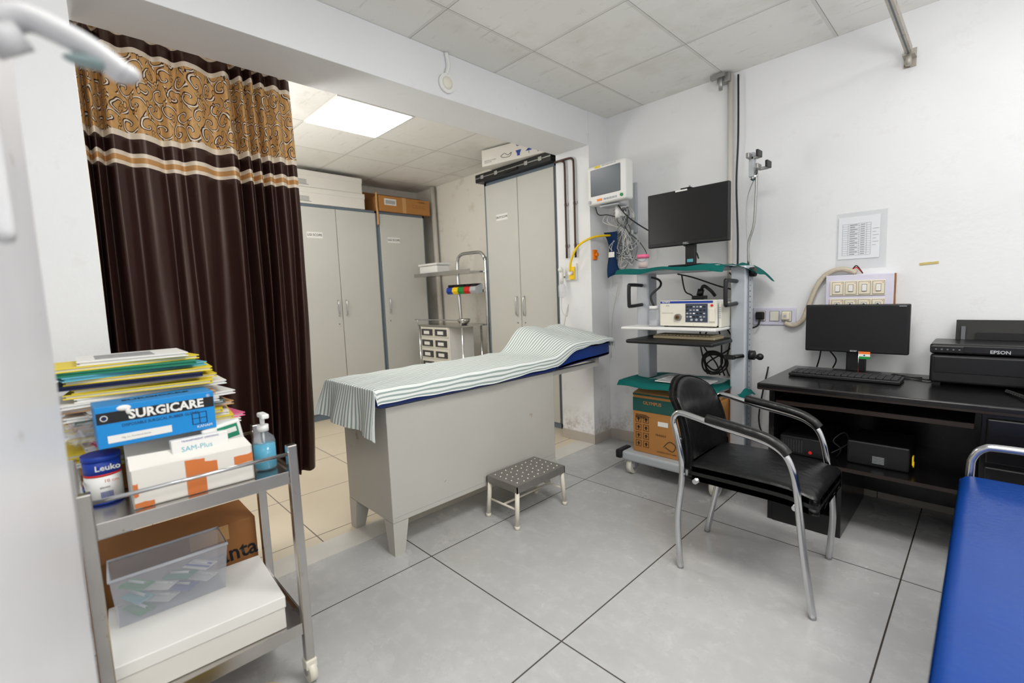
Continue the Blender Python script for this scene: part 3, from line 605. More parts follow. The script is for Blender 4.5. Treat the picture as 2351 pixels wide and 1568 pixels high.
t=T('jar','small clear jar with pink lid on teal cloth','jar',(-1.60,2.78,1.381)); t.part('jar_body',B().lathe([(.03,0),(.036,.005),(.036,.06),(.032,.065)],-1.60,2.78,FROST,24,1.381)); t.part('lid',B().cyl((-1.60,2.78,1.446),(-1.60,2.78,1.47),.038,PINK,seg=28)); t.part('contents',B().cyl((-1.60,2.78,1.385),(-1.60,2.78,1.42),.028,mat('pale_pink_swabs',(226,190,180),.8)))
t=T('endoscopy_processor','white medical light source unit with blue stripe and buttons','medical device',(-1.28,2.88,1.004))
t.part('housing',B().box(-1.45,-1.10,2.73,3.08,1.012,1.165,WHITEP,bv=.006))
b=B(); b.box(-1.452,-1.098,2.722,2.731,1.01,1.167,OFFW,bv=.004); b.box(-1.448,-1.12,2.7195,2.722,1.15,1.163,BINK); b.text('OLYMPUS',.012,(-1.41,2.719,1.1565),RX,RZ,PAPER,bold=.0003)
PANL=mat('control_panel_grey',(62,70,86),.4)
b.box(-1.285,-1.15,2.7195,2.722,1.035,1.146,PANL,bv=.001)
for i in range(6):
    for j in range(4):
        m=[LINK,INK,GREYP,PAPER,INK][(i*3+j*2)%5]
        b.box(-1.278+i*.0205,-1.266+i*.0205,2.717,2.7195,1.064+j*.02,1.072+j*.02,m)
b.cyl((-1.245,2.722,1.05),(-1.245,2.714,1.05),.007,GREYP); b.cyl((-1.215,2.722,1.05),(-1.215,2.714,1.05),.007,GREYP); b.cyl((-1.185,2.722,1.05),(-1.185,2.714,1.05),.007,GREYP); b.cyl((-1.125,2.722,1.135),(-1.125,2.715,1.135),.007,REDP)
b.text('EVIS',.012,(-1.40,2.7215,1.135),RX,RZ,GINK); b.box(-1.29,-1.235,2.716,2.722,1.012,1.028,OFFW); b.box(-1.445,-1.36,2.7205,2.722,1.025,1.05,OFFW); b.text('XENON LIGHT SOURCE',.007,(-1.40,2.7203,1.09),RX,RZ,GINK)
b.box(-1.14,-1.105,2.712,2.722,1.04,1.12,OFFW,bv=.003); t.part('front_panel',b)
b=B(); b.cyl((-1.33,2.722,1.065),(-1.33,2.705,1.065),.021,CHROMED,seg=24); b.cyl((-1.33,2.706,1.065),(-1.33,2.702,1.065),.013,mat('gold_contact',(120,92,48),.4,.6)); b.cyl((-1.33,2.7025,1.065),(-1.33,2.7,1.065),.005,INK); t.part('scope_socket',b)
for x in (-1.43,-1.12): t.part('foot',B().cyl((x,2.76,1.003),(x,2.76,1.013),.012,RUB))
t=T('light_source','small off-white device beside the processor','medical device',(-1.14,3.11,1.004)); b=B(); b.box(-1.095,-1.079,2.74,3.1,1.004,1.15,OFFW,bv=.004)
for k in range(6): b.box(-1.0935,-1.081,2.738,2.741,1.06+k*.012,1.065+k*.012,GREYP)
t.part('housing',b)
t=T('water_bottle','clear water bottle with cap clipped beside processor','bottle',(-1.51,2.75,1.004)); t.part('bottle_body',B().lathe([(.03,0),(.034,.006),(.034,.09),(.03,.105),(.02,.11)],-1.51,2.75,FROST,24,1.004)); t.part('cap',B().cyl((-1.51,2.75,1.114),(-1.51,2.75,1.135),.03,WHITEP,seg=24)); t.part('water',B().cyl((-1.51,2.75,1.008),(-1.51,2.75,1.045),.03,FROST))
cable('cable','black tube from the water bottle upward to the shelf',[(-1.51,2.75,1.135),(-1.53,2.75,1.2),(-1.49,2.8,1.26),(-1.52,2.84,1.3),(-1.58,2.85,1.32)],.007,BLACKP)
b=B(); b.box(-1.33,-1.25,2.9,2.96,1.167,1.19,BLACKP,bv=.006); b.cyl((-1.29,2.93,1.19),(-1.28,2.93,1.23),.02,BLACKP); b.tube([(-1.28,2.93,1.22),(-1.26,2.92,1.25),(-1.22,2.93,1.22),(-1.2,2.95,1.185)],.01,BLACKP); single('camera_head','black cable connector lying on the processor','connector',(-1.29,2.93,1.167),b)
cable('cable','black cable crossing behind the shelves to the column',[(-1.52,3.1,1.34),(-1.40,3.08,1.31),(-1.25,3.1,1.25),(-1.12,3.12,1.2),(-1.07,3.13,1.1)],.005,BLACKP)
cable('cable','black cable hanging behind the white processor',[(-1.50,3.12,1.33),(-1.48,3.13,1.22),(-1.42,3.12,1.18),(-1.38,3.12,1.06),(-1.40,3.13,1.02)],.005,BLACKP)
cable('cable','black cable hanging behind the white processor',[(-1.18,3.12,1.33),(-1.14,3.13,1.27),(-1.17,3.14,1.2),(-1.12,3.13,1.12)],.004,BLACKP)
def kbd(name,lab,x0,x1,y0,y1,z,body,key,rz=0,rows=5,colsn=16):
    t=T(name,lab,'keyboard',((x0+x1)/2,(y0+y1)/2,z),rz)
    t.part('base',B().box(x0,x1,y0,y1,z,z+.018,body,bv=.005))
    b=B(); dx=(x1-x0-.02)/colsn; dy=(y1-y0-.02)/rows
    for i in range(colsn):
        for j in range(rows): b.box(x0+.01+i*dx+.0015,x0+.01+(i+1)*dx-.0015,y0+.01+j*dy+.0015,y0+.01+(j+1)*dy-.0015,z+.018,z+.026,key,bv=.0015,seg=1)
    o=t.part('keys',b); o['kind']='stuff'
    return t
KEYC=mat('keycap_dark_grey',(46,46,49),.55)
KBG=mat('keyboard_aged_beige',(150,138,112),.55)
kbd('keyboard','aged beige keyboard on the pull-out trolley shelf',-1.49,-1.10,2.70,2.84,.931,KBG,KBG)
for k in range(3):
    r=.05+.012*k; cx,cy=-1.22,2.98
    cable('cable','coil of black cable on the lower shelf',[(cx+r*1.1*math.cos(a),cy+.02*math.sin(a*2+k),.76+r*math.sin(a)) for a in [i*math.pi/5+k for i in range(11)]],.006,RUB,'cable','coiled cables in the trolley')
for q,(xa,xb) in enumerate(((-1.3,-1.2),(-1.15,-1.14),(-1.36,-1.28),(-1.24,-1.17),(-1.19,-1.26))):
    cable('cable','black cable hanging behind the trolley shelves',[(xa,3.1,.98),(xa-.03+.02*q,3.08,.86),(xb-.03,3.05,.74),(xb,3.03,.67)],.005,RUB,'cable','coiled cables in the trolley')
b=B(); b.sheet(lambda u,v:(-1.52+u*.42,2.68+v*.26+.03*u,.663+.010*math.sin(u*9)*math.cos(v*7)+.006*u),16,14,FROST,.003); b.box(-1.48,-1.16,2.70,2.90,.653,.658,PAPER)
for k in range(10): b.box(-1.46,-1.25+.03*(k%3),2.712+k*.018,2.716+k*.018,.6581,.6587,GINK)
b.box(-1.24,-1.18,2.72,2.82,.6581,.6587,LINK)
single('document_sleeve','crumpled clear sleeve with papers on teal cloth','document sleeve',(-1.33,2.8,.651),b)
t=T('carton','worn brown cardboard carton with green print on trolley base','box',(-1.38,2.9,.161))
CGR=mat('carton_green_print',(26,80,72),.7,var=.15,scale=8,worn=(160,114,62),wl=.66)
b=B(); b.box(-1.64,-1.085,2.70,3.10,.161,.56,KRAFT,bv=.003); b.box(-1.6405,-1.30,2.6985,2.7005,.44,.53,CGR); b.text('OLYMPUS',.03,(-1.50,2.698,.50),RX,RZ,KRAFT,bold=.0006); b.box(-1.6405,-1.0845,2.6985,2.7005,.546,.558,CGR); b.box(-1.25,-1.0845,2.6985,2.7005,.45,.52,CGR)
b.box(-1.46,-1.39,2.698,2.7,.36,.39,PAPER); b.box(-1.29,-1.19,2.698,2.7,.175,.31,PAPER)
for k in range(7): b.box(-1.28,-1.20,2.6972,2.698,.19+k*.016,.194+k*.016,BINK)
for k in range(4):
    for q in range(2):
        x=-1.62+q*.055; z=.20+k*.055; b.box(x,x+.04,2.698,2.6995,z,z+.002,INK); b.box(x,x+.04,2.698,2.6995,z+.04,z+.042,INK); b.box(x,x+.002,2.698,2.6995,z,z+.042,INK); b.box(x+.038,x+.04,2.698,2.6995,z,z+.042,INK)
        b.prism([(x+.02,z+.034),(x+.008,z+.02),(x+.016,z+.02),(x+.016,z+.008),(x+.024,z+.008),(x+.024,z+.02),(x+.032,z+.02)],'y',2.698,2.6995,INK)
for k in range(5): b.box(-1.62,-1.54+.012*(k%3),2.698,2.6995,.418-k*.006,.420-k*.006,INK)
b.tube([(-1.42,2.698,.23),(-1.38,2.698,.27),(-1.34,2.698,.25),(-1.36,2.698,.21),(-1.41,2.698,.23)],.002,INK,5)
b.text('FRAGILE',.02,(-1.44,2.698,.30),RX,RZ,INK); b.text('HANDLE WITH CARE',.014,(-1.40,2.698,.19),RX,RZ,INK)
t.part('body',b)
t.part('flap',B().hexa([(-1.64,2.705,.56),(-1.085,2.705,.56),(-1.085,2.71,.563),(-1.64,2.71,.563),(-1.63,2.80,.585),(-1.1,2.84,.577),(-1.1,2.845,.58),(-1.63,2.805,.588)],KRAFTL))
# ------------------------------------------------------------ desk
t=T('desk','glossy black wooden office desk with worn edges','desk',(.1,2.92,0))
b=B(); b.box(-.83,1.05,2.575,3.255,.70,.735,WOOD,bv=.006); b.box(-.825,1.045,2.572,2.578,.703,.712,WOODE); t.part('desktop',b)
t.part('side_panel',B().box(-.78,-.755,2.61,3.22,0,.70,WOOD,bv=.002)); t.part('side_panel',B().box(-.475,-.455,2.61,3.22,0,.345,WOOD,bv=.002)); t.part('back_panel',B().box(-.755,.0,3.2,3.22,.06,.70,WOOD))
b=B(); b.box(-.755,-.0,2.60,3.2,.345,.36,WOOD); b.box(-.755,0,2.597,2.601,.344,.361,WOODE); t.part('shelf',b)
t.part('plinth',B().box(-.755,-.475,2.605,2.62,0,.10,WOOD,bv=.002)); t.part('bottom_board',B().box(-.755,-.475,2.62,3.2,.03,.05,WOOD))
b=B(); b.box(-.74,-.02,2.585,3.05,.635,.652,WOOD,bv=.003); b.box(-.74,-.02,2.581,2.587,.634,.654,WOODE); t.part('keyboard_tray',b)
t.part('pedestal',B().box(0,.5,2.61,3.22,.0,.70,WOOD,bv=.003)); d=t.part('drawer',B().box(.015,.485,2.59,2.61,.5,.68,WOOD,bv=.006)); d=t.part('door',B().box(.015,.485,2.59,2.61,.05,.485,WOOD,bv=.006)); t.part('knob',B().sph((.06,2.58,.4),.012,CHROMED),d)
t=screen_thing('monitor','black widescreen computer monitor standing on desk',-.735,-.275,3.08,.855,1.118,.736,'acer',.018,-.5,.045,.11,.08)
t.part('webcam_led',B().box(-.32,-.29,3.0785,3.08,1.106,1.109,GREYP))
kbd('keyboard','black computer keyboard on the desk',-.76,-.28,2.86,3.01,.736,BLACKP,KEYC,-.01)
t=T('table_flag','tiny tricolour flag on a red base','flag',(-.455,3.03,.736))
t.part('base',B().cyl((-.455,3.035,.736),(-.455,3.035,.752),.022,REDP)); t.part('pole',B().cyl((-.475,3.035,.75),(-.475,3.035,.87),.0015,CHROME)); b=B()
for k,m in enumerate((GREENP,PAPER,mat('saffron',(240,120,40),.6))): b.box(-.475,-.425,3.034,3.036,.83+k*.013,.843+k*.013,m)
b.cyl((-.45,3.0335,.8495),(-.45,3.034,.8495),.004,BINK); t.part('flag_cloth',b)
cable('cable','black monitor cable lying across the desk',[(-.22,3.1,.742),(-.3,3.08,.742),(-.34,3.15,.742),(-.2,3.05,.742),(-.18,3.12,.742)],.004,BLACKP)
cable('cable','black cable falling behind the desk monitor',[(-.66,3.1,.86),(-.68,3.16,.80),(-.70,3.2,.745)],.004,BLACKP)
cable('cable','black cable falling behind the desk monitor',[(-.62,3.1,.86),(-.60,3.17,.80),(-.62,3.2,.745)],.004,BLACKP)
cable('cable','black power cable dangling beside the desk',[(-.93,3.22,.62),(-.93,3.15,.45),(-.86,3.1,.35),(-.80,3.1,.25)],.005,RUB)
cable('cable','black power cable dangling beside the desk',[(-.97,3.22,.72),(-1.0,3.15,.40),(-.93,3.1,.28),(-.80,3.15,.22)],.005,RUB)
t=T('printer','black inkjet printer with raised rear tray on desk','printer',(.1,3.05,.736))
t.part('body',B().box(-.185,.35,2.95,3.22,.75,.885,BLACKP,bv=.012,seg=3)); t.part('lid',B().box(-.187,.352,2.945,3.22,.889,.935,BLACKG,bv=.010,seg=3))
b=B(); b.box(-.17,.335,2.946,2.951,.80,.875,BLACKG,bv=.002); b.box(-.185,-.07,2.941,2.946,.895,.925,BLACKG,bv=.002)
for k in range(5): b.cyl((-.165+k*.02,2.941,.91),(-.165+k*.02,2.939,.91),.0035,GINK,seg=10)
b.text('EPSON',.021,(.045,2.9438,.905),RX,RZ,GREYP,bold=.0005); t.part('front_panel',b)
t.part('rear_tray',B().hexa([(-.11,3.20,.935),(.30,3.20,.935),(.30,3.21,.935),(-.11,3.21,.935),(-.11,3.225,1.03),(.30,3.225,1.03),(.30,3.235,1.03),(-.11,3.235,1.03)],RUB)); t.part('paper_guide',B().box(-.09,-.075,3.185,3.199,.936,1.0,GINK)); t.part('tray_support',B().box(-.04,.28,3.19,3.20,.936,.97,BLACKP))
for x in (-.16,.32): t.part('foot',B().box(x-.015,x+.015,2.97,3.2,.736,.75,RUB))
t=T('telephone','black desk telephone with coiled cord','telephone',(.2,2.78,.736)); t.part('base',B().box(.13,.30,2.7,2.88,.736,.775,BLACKP,bv=.01)); t.part('handset',B().box(.14,.185,2.69,2.89,.78,.81,BLACKP,bv=.012,seg=3))
t.part('coiled_cord',B().tube([(.14+.008*math.cos(i*1.2)-.0012*i,2.72+.009*math.sin(i*1.2)+.003*i,.746+.003*math.sin(i*1.2)) for i in range(60)],.003,RUB,6,2))
t=T('computer_unit','small black computer unit on the desk shelf','computer',(-.63,2.8,.361)); t.part('case',B().box(-.74,-.54,2.66,2.98,.361,.455,BLACKP,bv=.005))
b=B()
for k in range(8): b.box(-.725+k*.012,-.719+k*.012,2.658,2.661,.375,.44,KEYC)
b.cyl((-.60,2.66,.385),(-.60,2.655,.385),.008,REDP); t.part('vent_front',b)
t=T('power_supply','black ups battery unit with pale spec label','ups unit',(-.33,2.8,.361)); t.part('case',B().box(-.455,-.22,2.70,2.96,.361,.475,BLACKP,bv=.008)); b=B(); b.box(-.36,-.30,2.698,2.70,.375,.42,INK)
for k in range(6): b.box(-.355,-.31,2.697,2.698,.38+k*.006,.382+k*.006,GREYP)
t.part('spec_label',b)
t.part('yellow_tag',B().cyl((-.21,2.72,.40),(-.205,2.72,.40),.014,YELP).box(-.212,-.207,2.706,2.734,.40,.44,YELP))
cable('cable','tangle of black wire around the ups unit',[(-.5,2.72,.37),(-.48,2.7,.42),(-.51,2.69,.46),(-.47,2.72,.5),(-.46,2.75,.44),(-.52,2.7,.39)],.003,RUB)
# ------------------------------------------------------------ examination table
t=T('examination_table','aged grey steel examination table with blue padded top','examination table',(-2.19,1.65,0))
b=B(); b.box(-2.42,-1.95,1.05,2.25,.165,.735,BEDP,bv=.004); b.box(-1.9505,-1.9492,1.06,2.24,.19,.192,LINK); t.part('cabinet_body',b)
for x,y,sx,sy in ((-1.95,1.05,-1,1),(-1.95,2.25,-1,-1),(-2.42,1.05,1,1),(-2.42,2.25,1,-1)):
    w,k=.085,.055
    b=B(); b.hexa([(x,y,0),(x+sx*k,y,0),(x+sx*k,y+sy*k,0),(x,y+sy*k,0),(x,y,.165),(x+sx*w,y,.165),(x+sx*w,y+sy*w,.165),(x,y+sy*w,.165)],BEDP); t.part('leg',b)
def topz(x,y):
    if y<2.22: return .828
    s=min(1,(y-2.22)/.25); s=s*s*(3-2*s)
    f=1-.55*max(0,min(1,(x+2.42)/.48))
    d=max(0,y-2.55)
    return .828+.165*s*f-.035*d*f-.018*math.sin(min(1,max(0,(y-2.6)/.2))*math.pi)*f
t.part('mattress',B().box(-2.43,-1.93,1.0,2.27,.738,.822,BLUEM,bv=.02,seg=3,smooth=True))
def hf(c):
    k=(c.z-.74)/.08
    return (c.x,c.y,.745+.03*(c.y-2.28)/.6+(topz(c.x,c.y)-.008-.745-.03*(c.y-2.28)/.6)*k)
t.part('headrest',B().box(-2.43,-1.93,2.275,2.87,.74,.82,BLUEM,bv=.016,seg=3,smooth=True,cuts=10,fn=hf))
b=B(); b.box(-2.40,-1.96,1.03,2.26,.735,.738,BEDTOP); b.box(-2.38,-2.34,2.25,2.8,.70,.73,BEDP); b.box(-2.02,-1.98,2.25,2.8,.70,.73,BEDP); b.box(-2.38,-1.98,2.76,2.80,.73,.76,BEDP); t.part('headrest_support',b)
def bedsheet():
    nu,nv=120,200; hang=.23; vs=[];uvs=[];fs=[]
    for i in range(nu+1):
        for j in range(nv+1):
            u=-2.50+i/nu*.655; v=j/nv*(hang+1.95)
            x=u; side=0; a=i/nu
            if u>-1.922: side=u+1.922; x=-1.922+.012*math.sin(min(1,side/.02)*1.57)+side*.08
            if u<-2.437: side=-2.437-u; x=-2.437-side*.25
            if v<hang:
                h=(hang-v)*(1-.20*(1-a)); k=(hang-v)/hang; k2=k*k*(3-2*k)
                amp=.017*math.sin(u*21+.6+.5*k)+.005*math.sin(u*43+2)
                y=.978-.022*k-.035*k*(1-a)+amp*k2; z=.844-h
                if h<.03: z=.832+.002-.03*(h/.03)**2*.6
                x+=.03*k*(a-.3)
                z-=side*.35*(1-k)+.10*side*k
            else:
                y=.978+(v-hang); z=topz(x,y)+.006
                z+=.002*math.sin(u*23+y*9)+.003*math.sin(y*14+u*6)*(1 if y>2.1 else .3)+.0015*math.sin(u*60+y*31)
                e=max(0,.03-abs(v-hang)); z-=e*e*12
                ml=.92+.10*math.sin(y*5)+.03*math.sin(y*15)
                if y>2.25: ml*=max(.35,1-(y-2.25)*1.6)
                z-=side*ml
                if y>2.89: z-=(y-2.89)*1.6; y=2.89+(y-2.89)*.25
            vs.append((x,y,z)); uvs.append((u,v))
    for i in range(nu):
        for j in range(nv): q=i*(nv+1)+j; fs.append((q,q+nv+1,q+nv+2,q+1))
    me=bpy.data.meshes.new('bed_sheet'); me.from_pydata(vs,[],fs); uv=me.uv_layers.new(name='UVMap')
    for l in me.loops: uv.data[l.index].uv=uvs[l.vertex_index]
    for p in me.polygons: p.use_smooth=True
    me.materials.append(STRIPE); o=bpy.data.objects.new('bed_sheet',me); COL.objects.link(o)
    o['label']='white sheet with grey-green stripes draped over examination table'; o['category']='bed sheet'
bedsheet()
# stool
t=T('step_stool','low steel step stool with cream tubular legs','step stool',(-1.81,1.83,0))
b=B(); b.box(-1.935,-1.69,1.635,2.03,.228,.236,STOOLM,bv=.002); b.box(-1.935,-1.69,1.635,1.64,.195,.23,STOOLM); b.box(-1.935,-1.69,2.025,2.03,.195,.23,STOOLM); b.box(-1.695,-1.69,1.635,2.03,.195,.23,STOOLM); b.box(-1.935,-1.93,1.635,2.03,.195,.23,STOOLM)
for i in range(5):
    for j in range(9): b.sph((-1.90+i*.044+(.01 if j%2 else 0),1.67+j*.041,.236),.0042,OFFW,seg=8)
t.part('tread',b)
for x,y,dx,dy in ((-1.92,1.65,-.005,-.02),(-1.705,1.65,.01,-.02),(-1.92,2.015,-.005,.01),(-1.705,2.015,.01,.01)):
    b=B(); b.cyl((x,y,.225),(x+dx,y+dy,.012),.0125,CREAMP); b.cyl((x+dx,y+dy,.0),(x+dx,y+dy,.02),.0145,CREAMP); t.part('leg',b)
for y in (1.643,2.02): t.part('crossbar',B().cyl((-1.922,y,.10),(-1.70,y,.10),.006,CREAMP))
t.part('crossbar',B().cyl((-1.81,1.643,.10),(-1.81,2.02,.10),.006,CREAMP))
# ------------------------------------------------------------ armchair
t=T('armchair','black leatherette armchair with curved chrome tube frame','chair',(-.68,2.1,0))
def side(y0,yf,yb,nm):
    P=[(-.955 if yb>2 else -.91,yb,0),(-.925,(yb+y0)/2,.22),(-.905,y0,.45),(-.93,y0,.60),(-.945,y0,.665),(-.925,y0,.70),(-.88,y0,.70),(-.76,y0,.675),(-.60,y0,.65),(-.53,y0,.625),(-.49,y0,.58),(-.465,y0,.48),(-.44,(y0+yf)/2,.25),(-.405 if yf<2 else -.455,yf,0)]
    t.part('frame_tube',B().tube(P,.0135,CHROME,12,6))
    t.part('armrest',B().tube([(-.80,y0,.697),(-.74,y0,.689),(-.65,y0,.676),(-.57,y0,.66),(-.52,y0,.635),(-.495,y0,.61)],.021,LEATH,10,6,.9))
side(1.885,1.893,1.878,0); side(2.335,2.38,2.262,1)
def seatf(c):
    u=(c.x+.65)/.25; v=(c.y-2.11)/.2; k=(c.z-.40)/.07
    z=c.z+.022*(1-u*u*.8)*(1-v*v*.7)*k-(.06*max(0,u-.5)**1.5)
    return (c.x,c.y,z+.01)
t.part('seat',B().box(-.90,-.40,1.905,2.315,.39,.465,LEATH,bv=.03,seg=4,smooth=True,cuts=9,fn=seatf))
def backf(c):
    v=(c.y-2.11)/.2; h=(c.z-.44)/.37
    x=c.x-.045*(1-v*v)-.09*h*h+.02*h; z=c.z-.06*(v*v)*max(0,h)**2
    return (x,2.11+(c.y-2.11)*(1-.10*h*h),z)
t.part('backrest',B().box(-.92,-.872,1.905,2.315,.44,.825,LEATH,bv=.02,seg=4,smooth=True,cuts=9,fn=backf))
b=B(); b.cyl((-.85,1.885,.41),(-.85,2.335,.41),.011,CHROME); t.part('cross_tube',b); t.part('cross_tube',B().cyl((-.47,1.885,.41),(-.47,2.335,.41),.011,CHROME)); t.part('back_bracket',B().cyl((-.92,1.885,.58),(-.955,2.0,.58),.008,CHROME))
# ------------------------------------------------------------ blue couch
t=T('couch','blue vinyl padded couch with chrome end rail','couch',(.3,1.4,0))
t.part('cushion',B().box(-.045,.62,.5,2.23,.44,.555,BLUEV,bv=.03,seg=4,smooth=True,cuts=6)); t.part('base_frame',B().box(0,.58,.56,2.19,.36,.44,BLUEV,bv=.01))
for x,y in ((.03,.6),(.55,.6),(.03,2.15),(.55,2.15)): t.part('leg',B().cyl((x,y,0),(x,y,.36),.018,CHROME))
t.part('end_rail',B().tube([(-.02,2.25,.38),(-.02,2.25,.56),(-.015,2.25,.61),(.01,2.25,.645),(.06,2.25,.655),(.3,2.25,.655),(.52,2.25,.655),(.57,2.25,.645),(.595,2.25,.61),(.6,2.25,.38)],.013,CHROME,12,5))
t.part('edge_piping',B().tube([(-.030,.55,.545),(-.030,1.3,.545),(-.030,2.2,.545)],.004,BLUEM,6,2))
# ------------------------------------------------------------ steel trolley with supplies
t=T('instrument_trolley','two-shelf stainless steel instrument trolley on casters','trolley',(-1.69,.24,0))
for x,y in ((-1.51,0),(-1.51,.48),(-1.88,0),(-1.88,.48)):
    b=B(); b.box(x-.014,x+.014,y-.014,y+.014,.075,.80,STEEL,bv=.003); l=t.part('leg',b)
    b=B(); b.cyl((x,y-.012,.035),(x,y+.012,.035),.035,OFFW,seg=24); b.box(x-.02,x+.02,y-.018,y+.018,.05,.08,OFFW,bv=.004); b.cyl((x,y-.016,.035),(x,y+.016,.035),.012,CHROMED); t.part('caster',b,l)
for z in (.70,.195):
    b=B(); b.box(-1.885,-1.505,0.005,.475,z,z+.008,STEEL); b.box(-1.505,-1.50,.015,.465,z-.02,z+.02,STEEL,bv=.001); b.box(-1.89,-1.885,.015,.465,z-.02,z+.02,STEEL,bv=.001); b.box(-1.87,-1.52,-.008,-.003,z-.02,z+.02,STEEL,bv=.001); b.box(-1.87,-1.52,.483,.488,z-.02,z+.02,STEEL,bv=.001); t.part('shelf',b)
for x in (-1.51,-1.88): t.part('guard_rail',B().cyl((x,0,.772),(x,.48,.772),.0055,CHROME))
t.part('guard_rail',B().cyl((-1.88,0,.772),(-1.51,0,.772),.0055,CHROME))
zs=.709
b=B(); b.box(-1.96,-1.775,.0,.36,zs,.79,KRAFT,bv=.002); single('carton','low brown carton under the stack of files','box',(-1.87,.18,zs),b)
cols=[YEL,PAPER,YEL,YEL,PAPER,PINK,YEL,PAPER,YEL,KRAFTL,GRC,PAPER,PAPER,TANC,PAPER,PAPER,YEL,YEL,NAVY,YEL,LBLUE,GREENC,YEL,PAPER]
z=.792; random.seed(11); n=len(cols)
labs={YEL:'yellow card file folder',PINK:'pink card file folder',GRC:'grey-green card file folder',KRAFTL:'tan cardboard file folder',TANC:'tan card file folder',NAVY:'navy blue file folder',LBLUE:'light blue file folder',GREENC:'green card file folder'}
for k,m in enumerate(cols):
    th=(1.095-.792)/n-.0006
    if m is PAPER: lab='loose white papers lying in the file stack'; nm='paper_sheaf'
    else: lab=labs[m]+' in the stack'; nm='file_folder'
    dx=random.uniform(-.012,.02); dy=random.uniform(-.03,.03)
    y0,y1=(-.02,.33) if k>15 else ((-.01,.36) if k>9 else (-.01,.39))
    if k==n-1: y0,y1=.02,.28
    b=B(); b.box(-1.995,-1.765,y0,y1,z,z+th*.25,m); b.box(-1.99,-1.77,y0+.006,y1-.006,z+th*.25,z+th*.75,m if k in (18,20,21) else PAPER); b.box(-1.995,-1.765,y0,y1,z+th*.75,z+th,m)
    if k==n-1:
        for q in range(9): b.box(-1.95+q*.018,-1.945+q*.018,.06,.20,z+th,z+th+.0006,GINK)
    single(nm,lab,'folder' if nm=='file_folder' else 'papers',(-1.88,(y0+y1)/2,z),b,random.uniform(-.16,.16),'files stacked on the trolley').location+=Vector((dx,dy,0)); z+=th+.0008
random.seed(5)
pg=[[(random.uniform(-1,1),random.uniform(-1,1)) for _ in range(20)] for _ in range(20)]
b=B(); b.sheet(lambda u,v:(-1.765+.10*(u-.0)*.6+.012*pg[int(u*10)][int(v*10)][0],-.05+.12*v+.006*pg[int(v*10)][int(u*10)][1],.925-.045*u*u+.012*pg[int(u*10)][int(v*10)][1]),10,10,FROST,.001,False); single('plastic_bag','crumpled clear plastic bag tucked into the file stack','plastic bag',(-1.72,0,.89),b)
t=T('tin','white and blue plaster tin with blue lid','tin',(-1.715,.045,zs)); b=B(); b.cyl((-1.715,.045,zs),(-1.715,.045,zs+.085),.041,WHITEP,seg=36); b.cyl((-1.715,.045,zs+.084),(-1.715,.045,zs+.12),.0412,BLUEP,seg=36); b.cyl((-1.715,.045,zs+.078),(-1.715,.045,zs+.084),.0414,REDP,seg=36); b.cyl((-1.715,.045,zs+.0),(-1.715,.045,zs+.008),.0414,BLUEP,seg=36)
b.text('Leuko',.022,(-1.6732,.055,zs+.102),RY,RZ,PAPER,bold=.0004); b.text('10 cm',.013,(-1.6735,.06,zs+.065),RY,RZ,REDP); b.text('elastic',.009,(-1.6735,.045,zs+.048),RY,RZ,INK)
for k in range(9): b.box(-1.6737,-1.673,.035+k*.003,.0365+k*.003,zs+.018,zs+.036,BINK)
t.part('tin_body',b); t.part('lid',B().cyl((-1.715,.045,zs+.12),(-1.715,.045,zs+.135),.043,BLUEP,seg=36))
t=T('carton','worn white open carton patched with orange tape','box',(-1.63,.24,zs),-.03)
b=B()
x0,x1,y0,y1,z1=-1.695,-1.56,.095,.385,zs+.105; w=.003
b.box(x0,x1,y0,y1,zs,zs+w,CARD); b.box(x1-w,x1,y0,y1,zs,z1,CARD); b.box(x0,x0+w,y0,y1,zs,z1,CARD); b.box(x0,x1,y0,y0+w,zs,z1,CARD); b.box(x0,x1,y1-w,y1,zs,z1,CARD)
random.seed(2)
for a,c,d,e in ((.098,.14,0,.018),(.215,.262,.0,.103),(.262,.292,.045,.088),(.335,.384,.055,.085),(.098,.108,.03,.07)):
    pts=[]
    for q in range(5): pts.append((a+(c-a)*q/4,zs+d+random.uniform(0,.003)))
    for q in range(5): pts.append((c-(c-a)*q/4,zs+e-random.uniform(0,.005)))
    b.prism(pts,'x',x1,x1+.0012,ORANGE)
t.part('body',b); t.part('flap',B().hexa([(x1-w,y0,z1),(x1,y0,z1),(x1,y1,z1),(x1-w,y1,z1),(x1-.045,y0,z1+.028),(x1-.042,y0,z1+.03),(x1-.042,y1-.01,z1+.02),(x1-.045,y1-.01,z1+.018)],CARD))
b=B(); b.box(-1.735,-1.70,.095,.37,zs,.872,CARD,bv=.002); single('carton','plain white carton supporting the glove box','box',(-1.7,.23,zs),b)
t=T('glove_box','blue surgical rubber gloves box with black band','glove box',(-1.67,.18,.874),.02)
gx=-1.625; z0=.874
b=B(); b.box(-1.745,gx,.04,.31,z0,z0+.112,BOXBLUE,bv=.0015); b.box(gx,gx+.0008,.042,.308,z0+.066,z0+.096,INK); b.text('SURGICARE',.034,(gx+.0014,.195,z0+.081),RY,RZ,PAPER,bold=.0012,sx=.98); b.text('®',.012,(gx+.0014,.295,z0+.100),RY,RZ,PAPER)
b.text('DISPOSABLE SURGICAL RUBBER GLOVES',.0115,(gx+.001,.18,z0+.055),RY,RZ,NAVY,sx=.85); b.box(gx,gx+.0008,.06,.20,z0+.012,z0+.032,PAPER); b.text('Mfg. Lic. Powdered Sterile',.006,(gx+.0012,.12,z0+.022),RY,RZ,GINK)
b.text('KANAM',.011,(gx+.001,.28,z0+.012),RY,RZ,PAPER)
for k in range(3): b.box(gx,gx+.0008,.25+k*.018,.252+k*.018,z0+.02,z0+.055,NAVY)
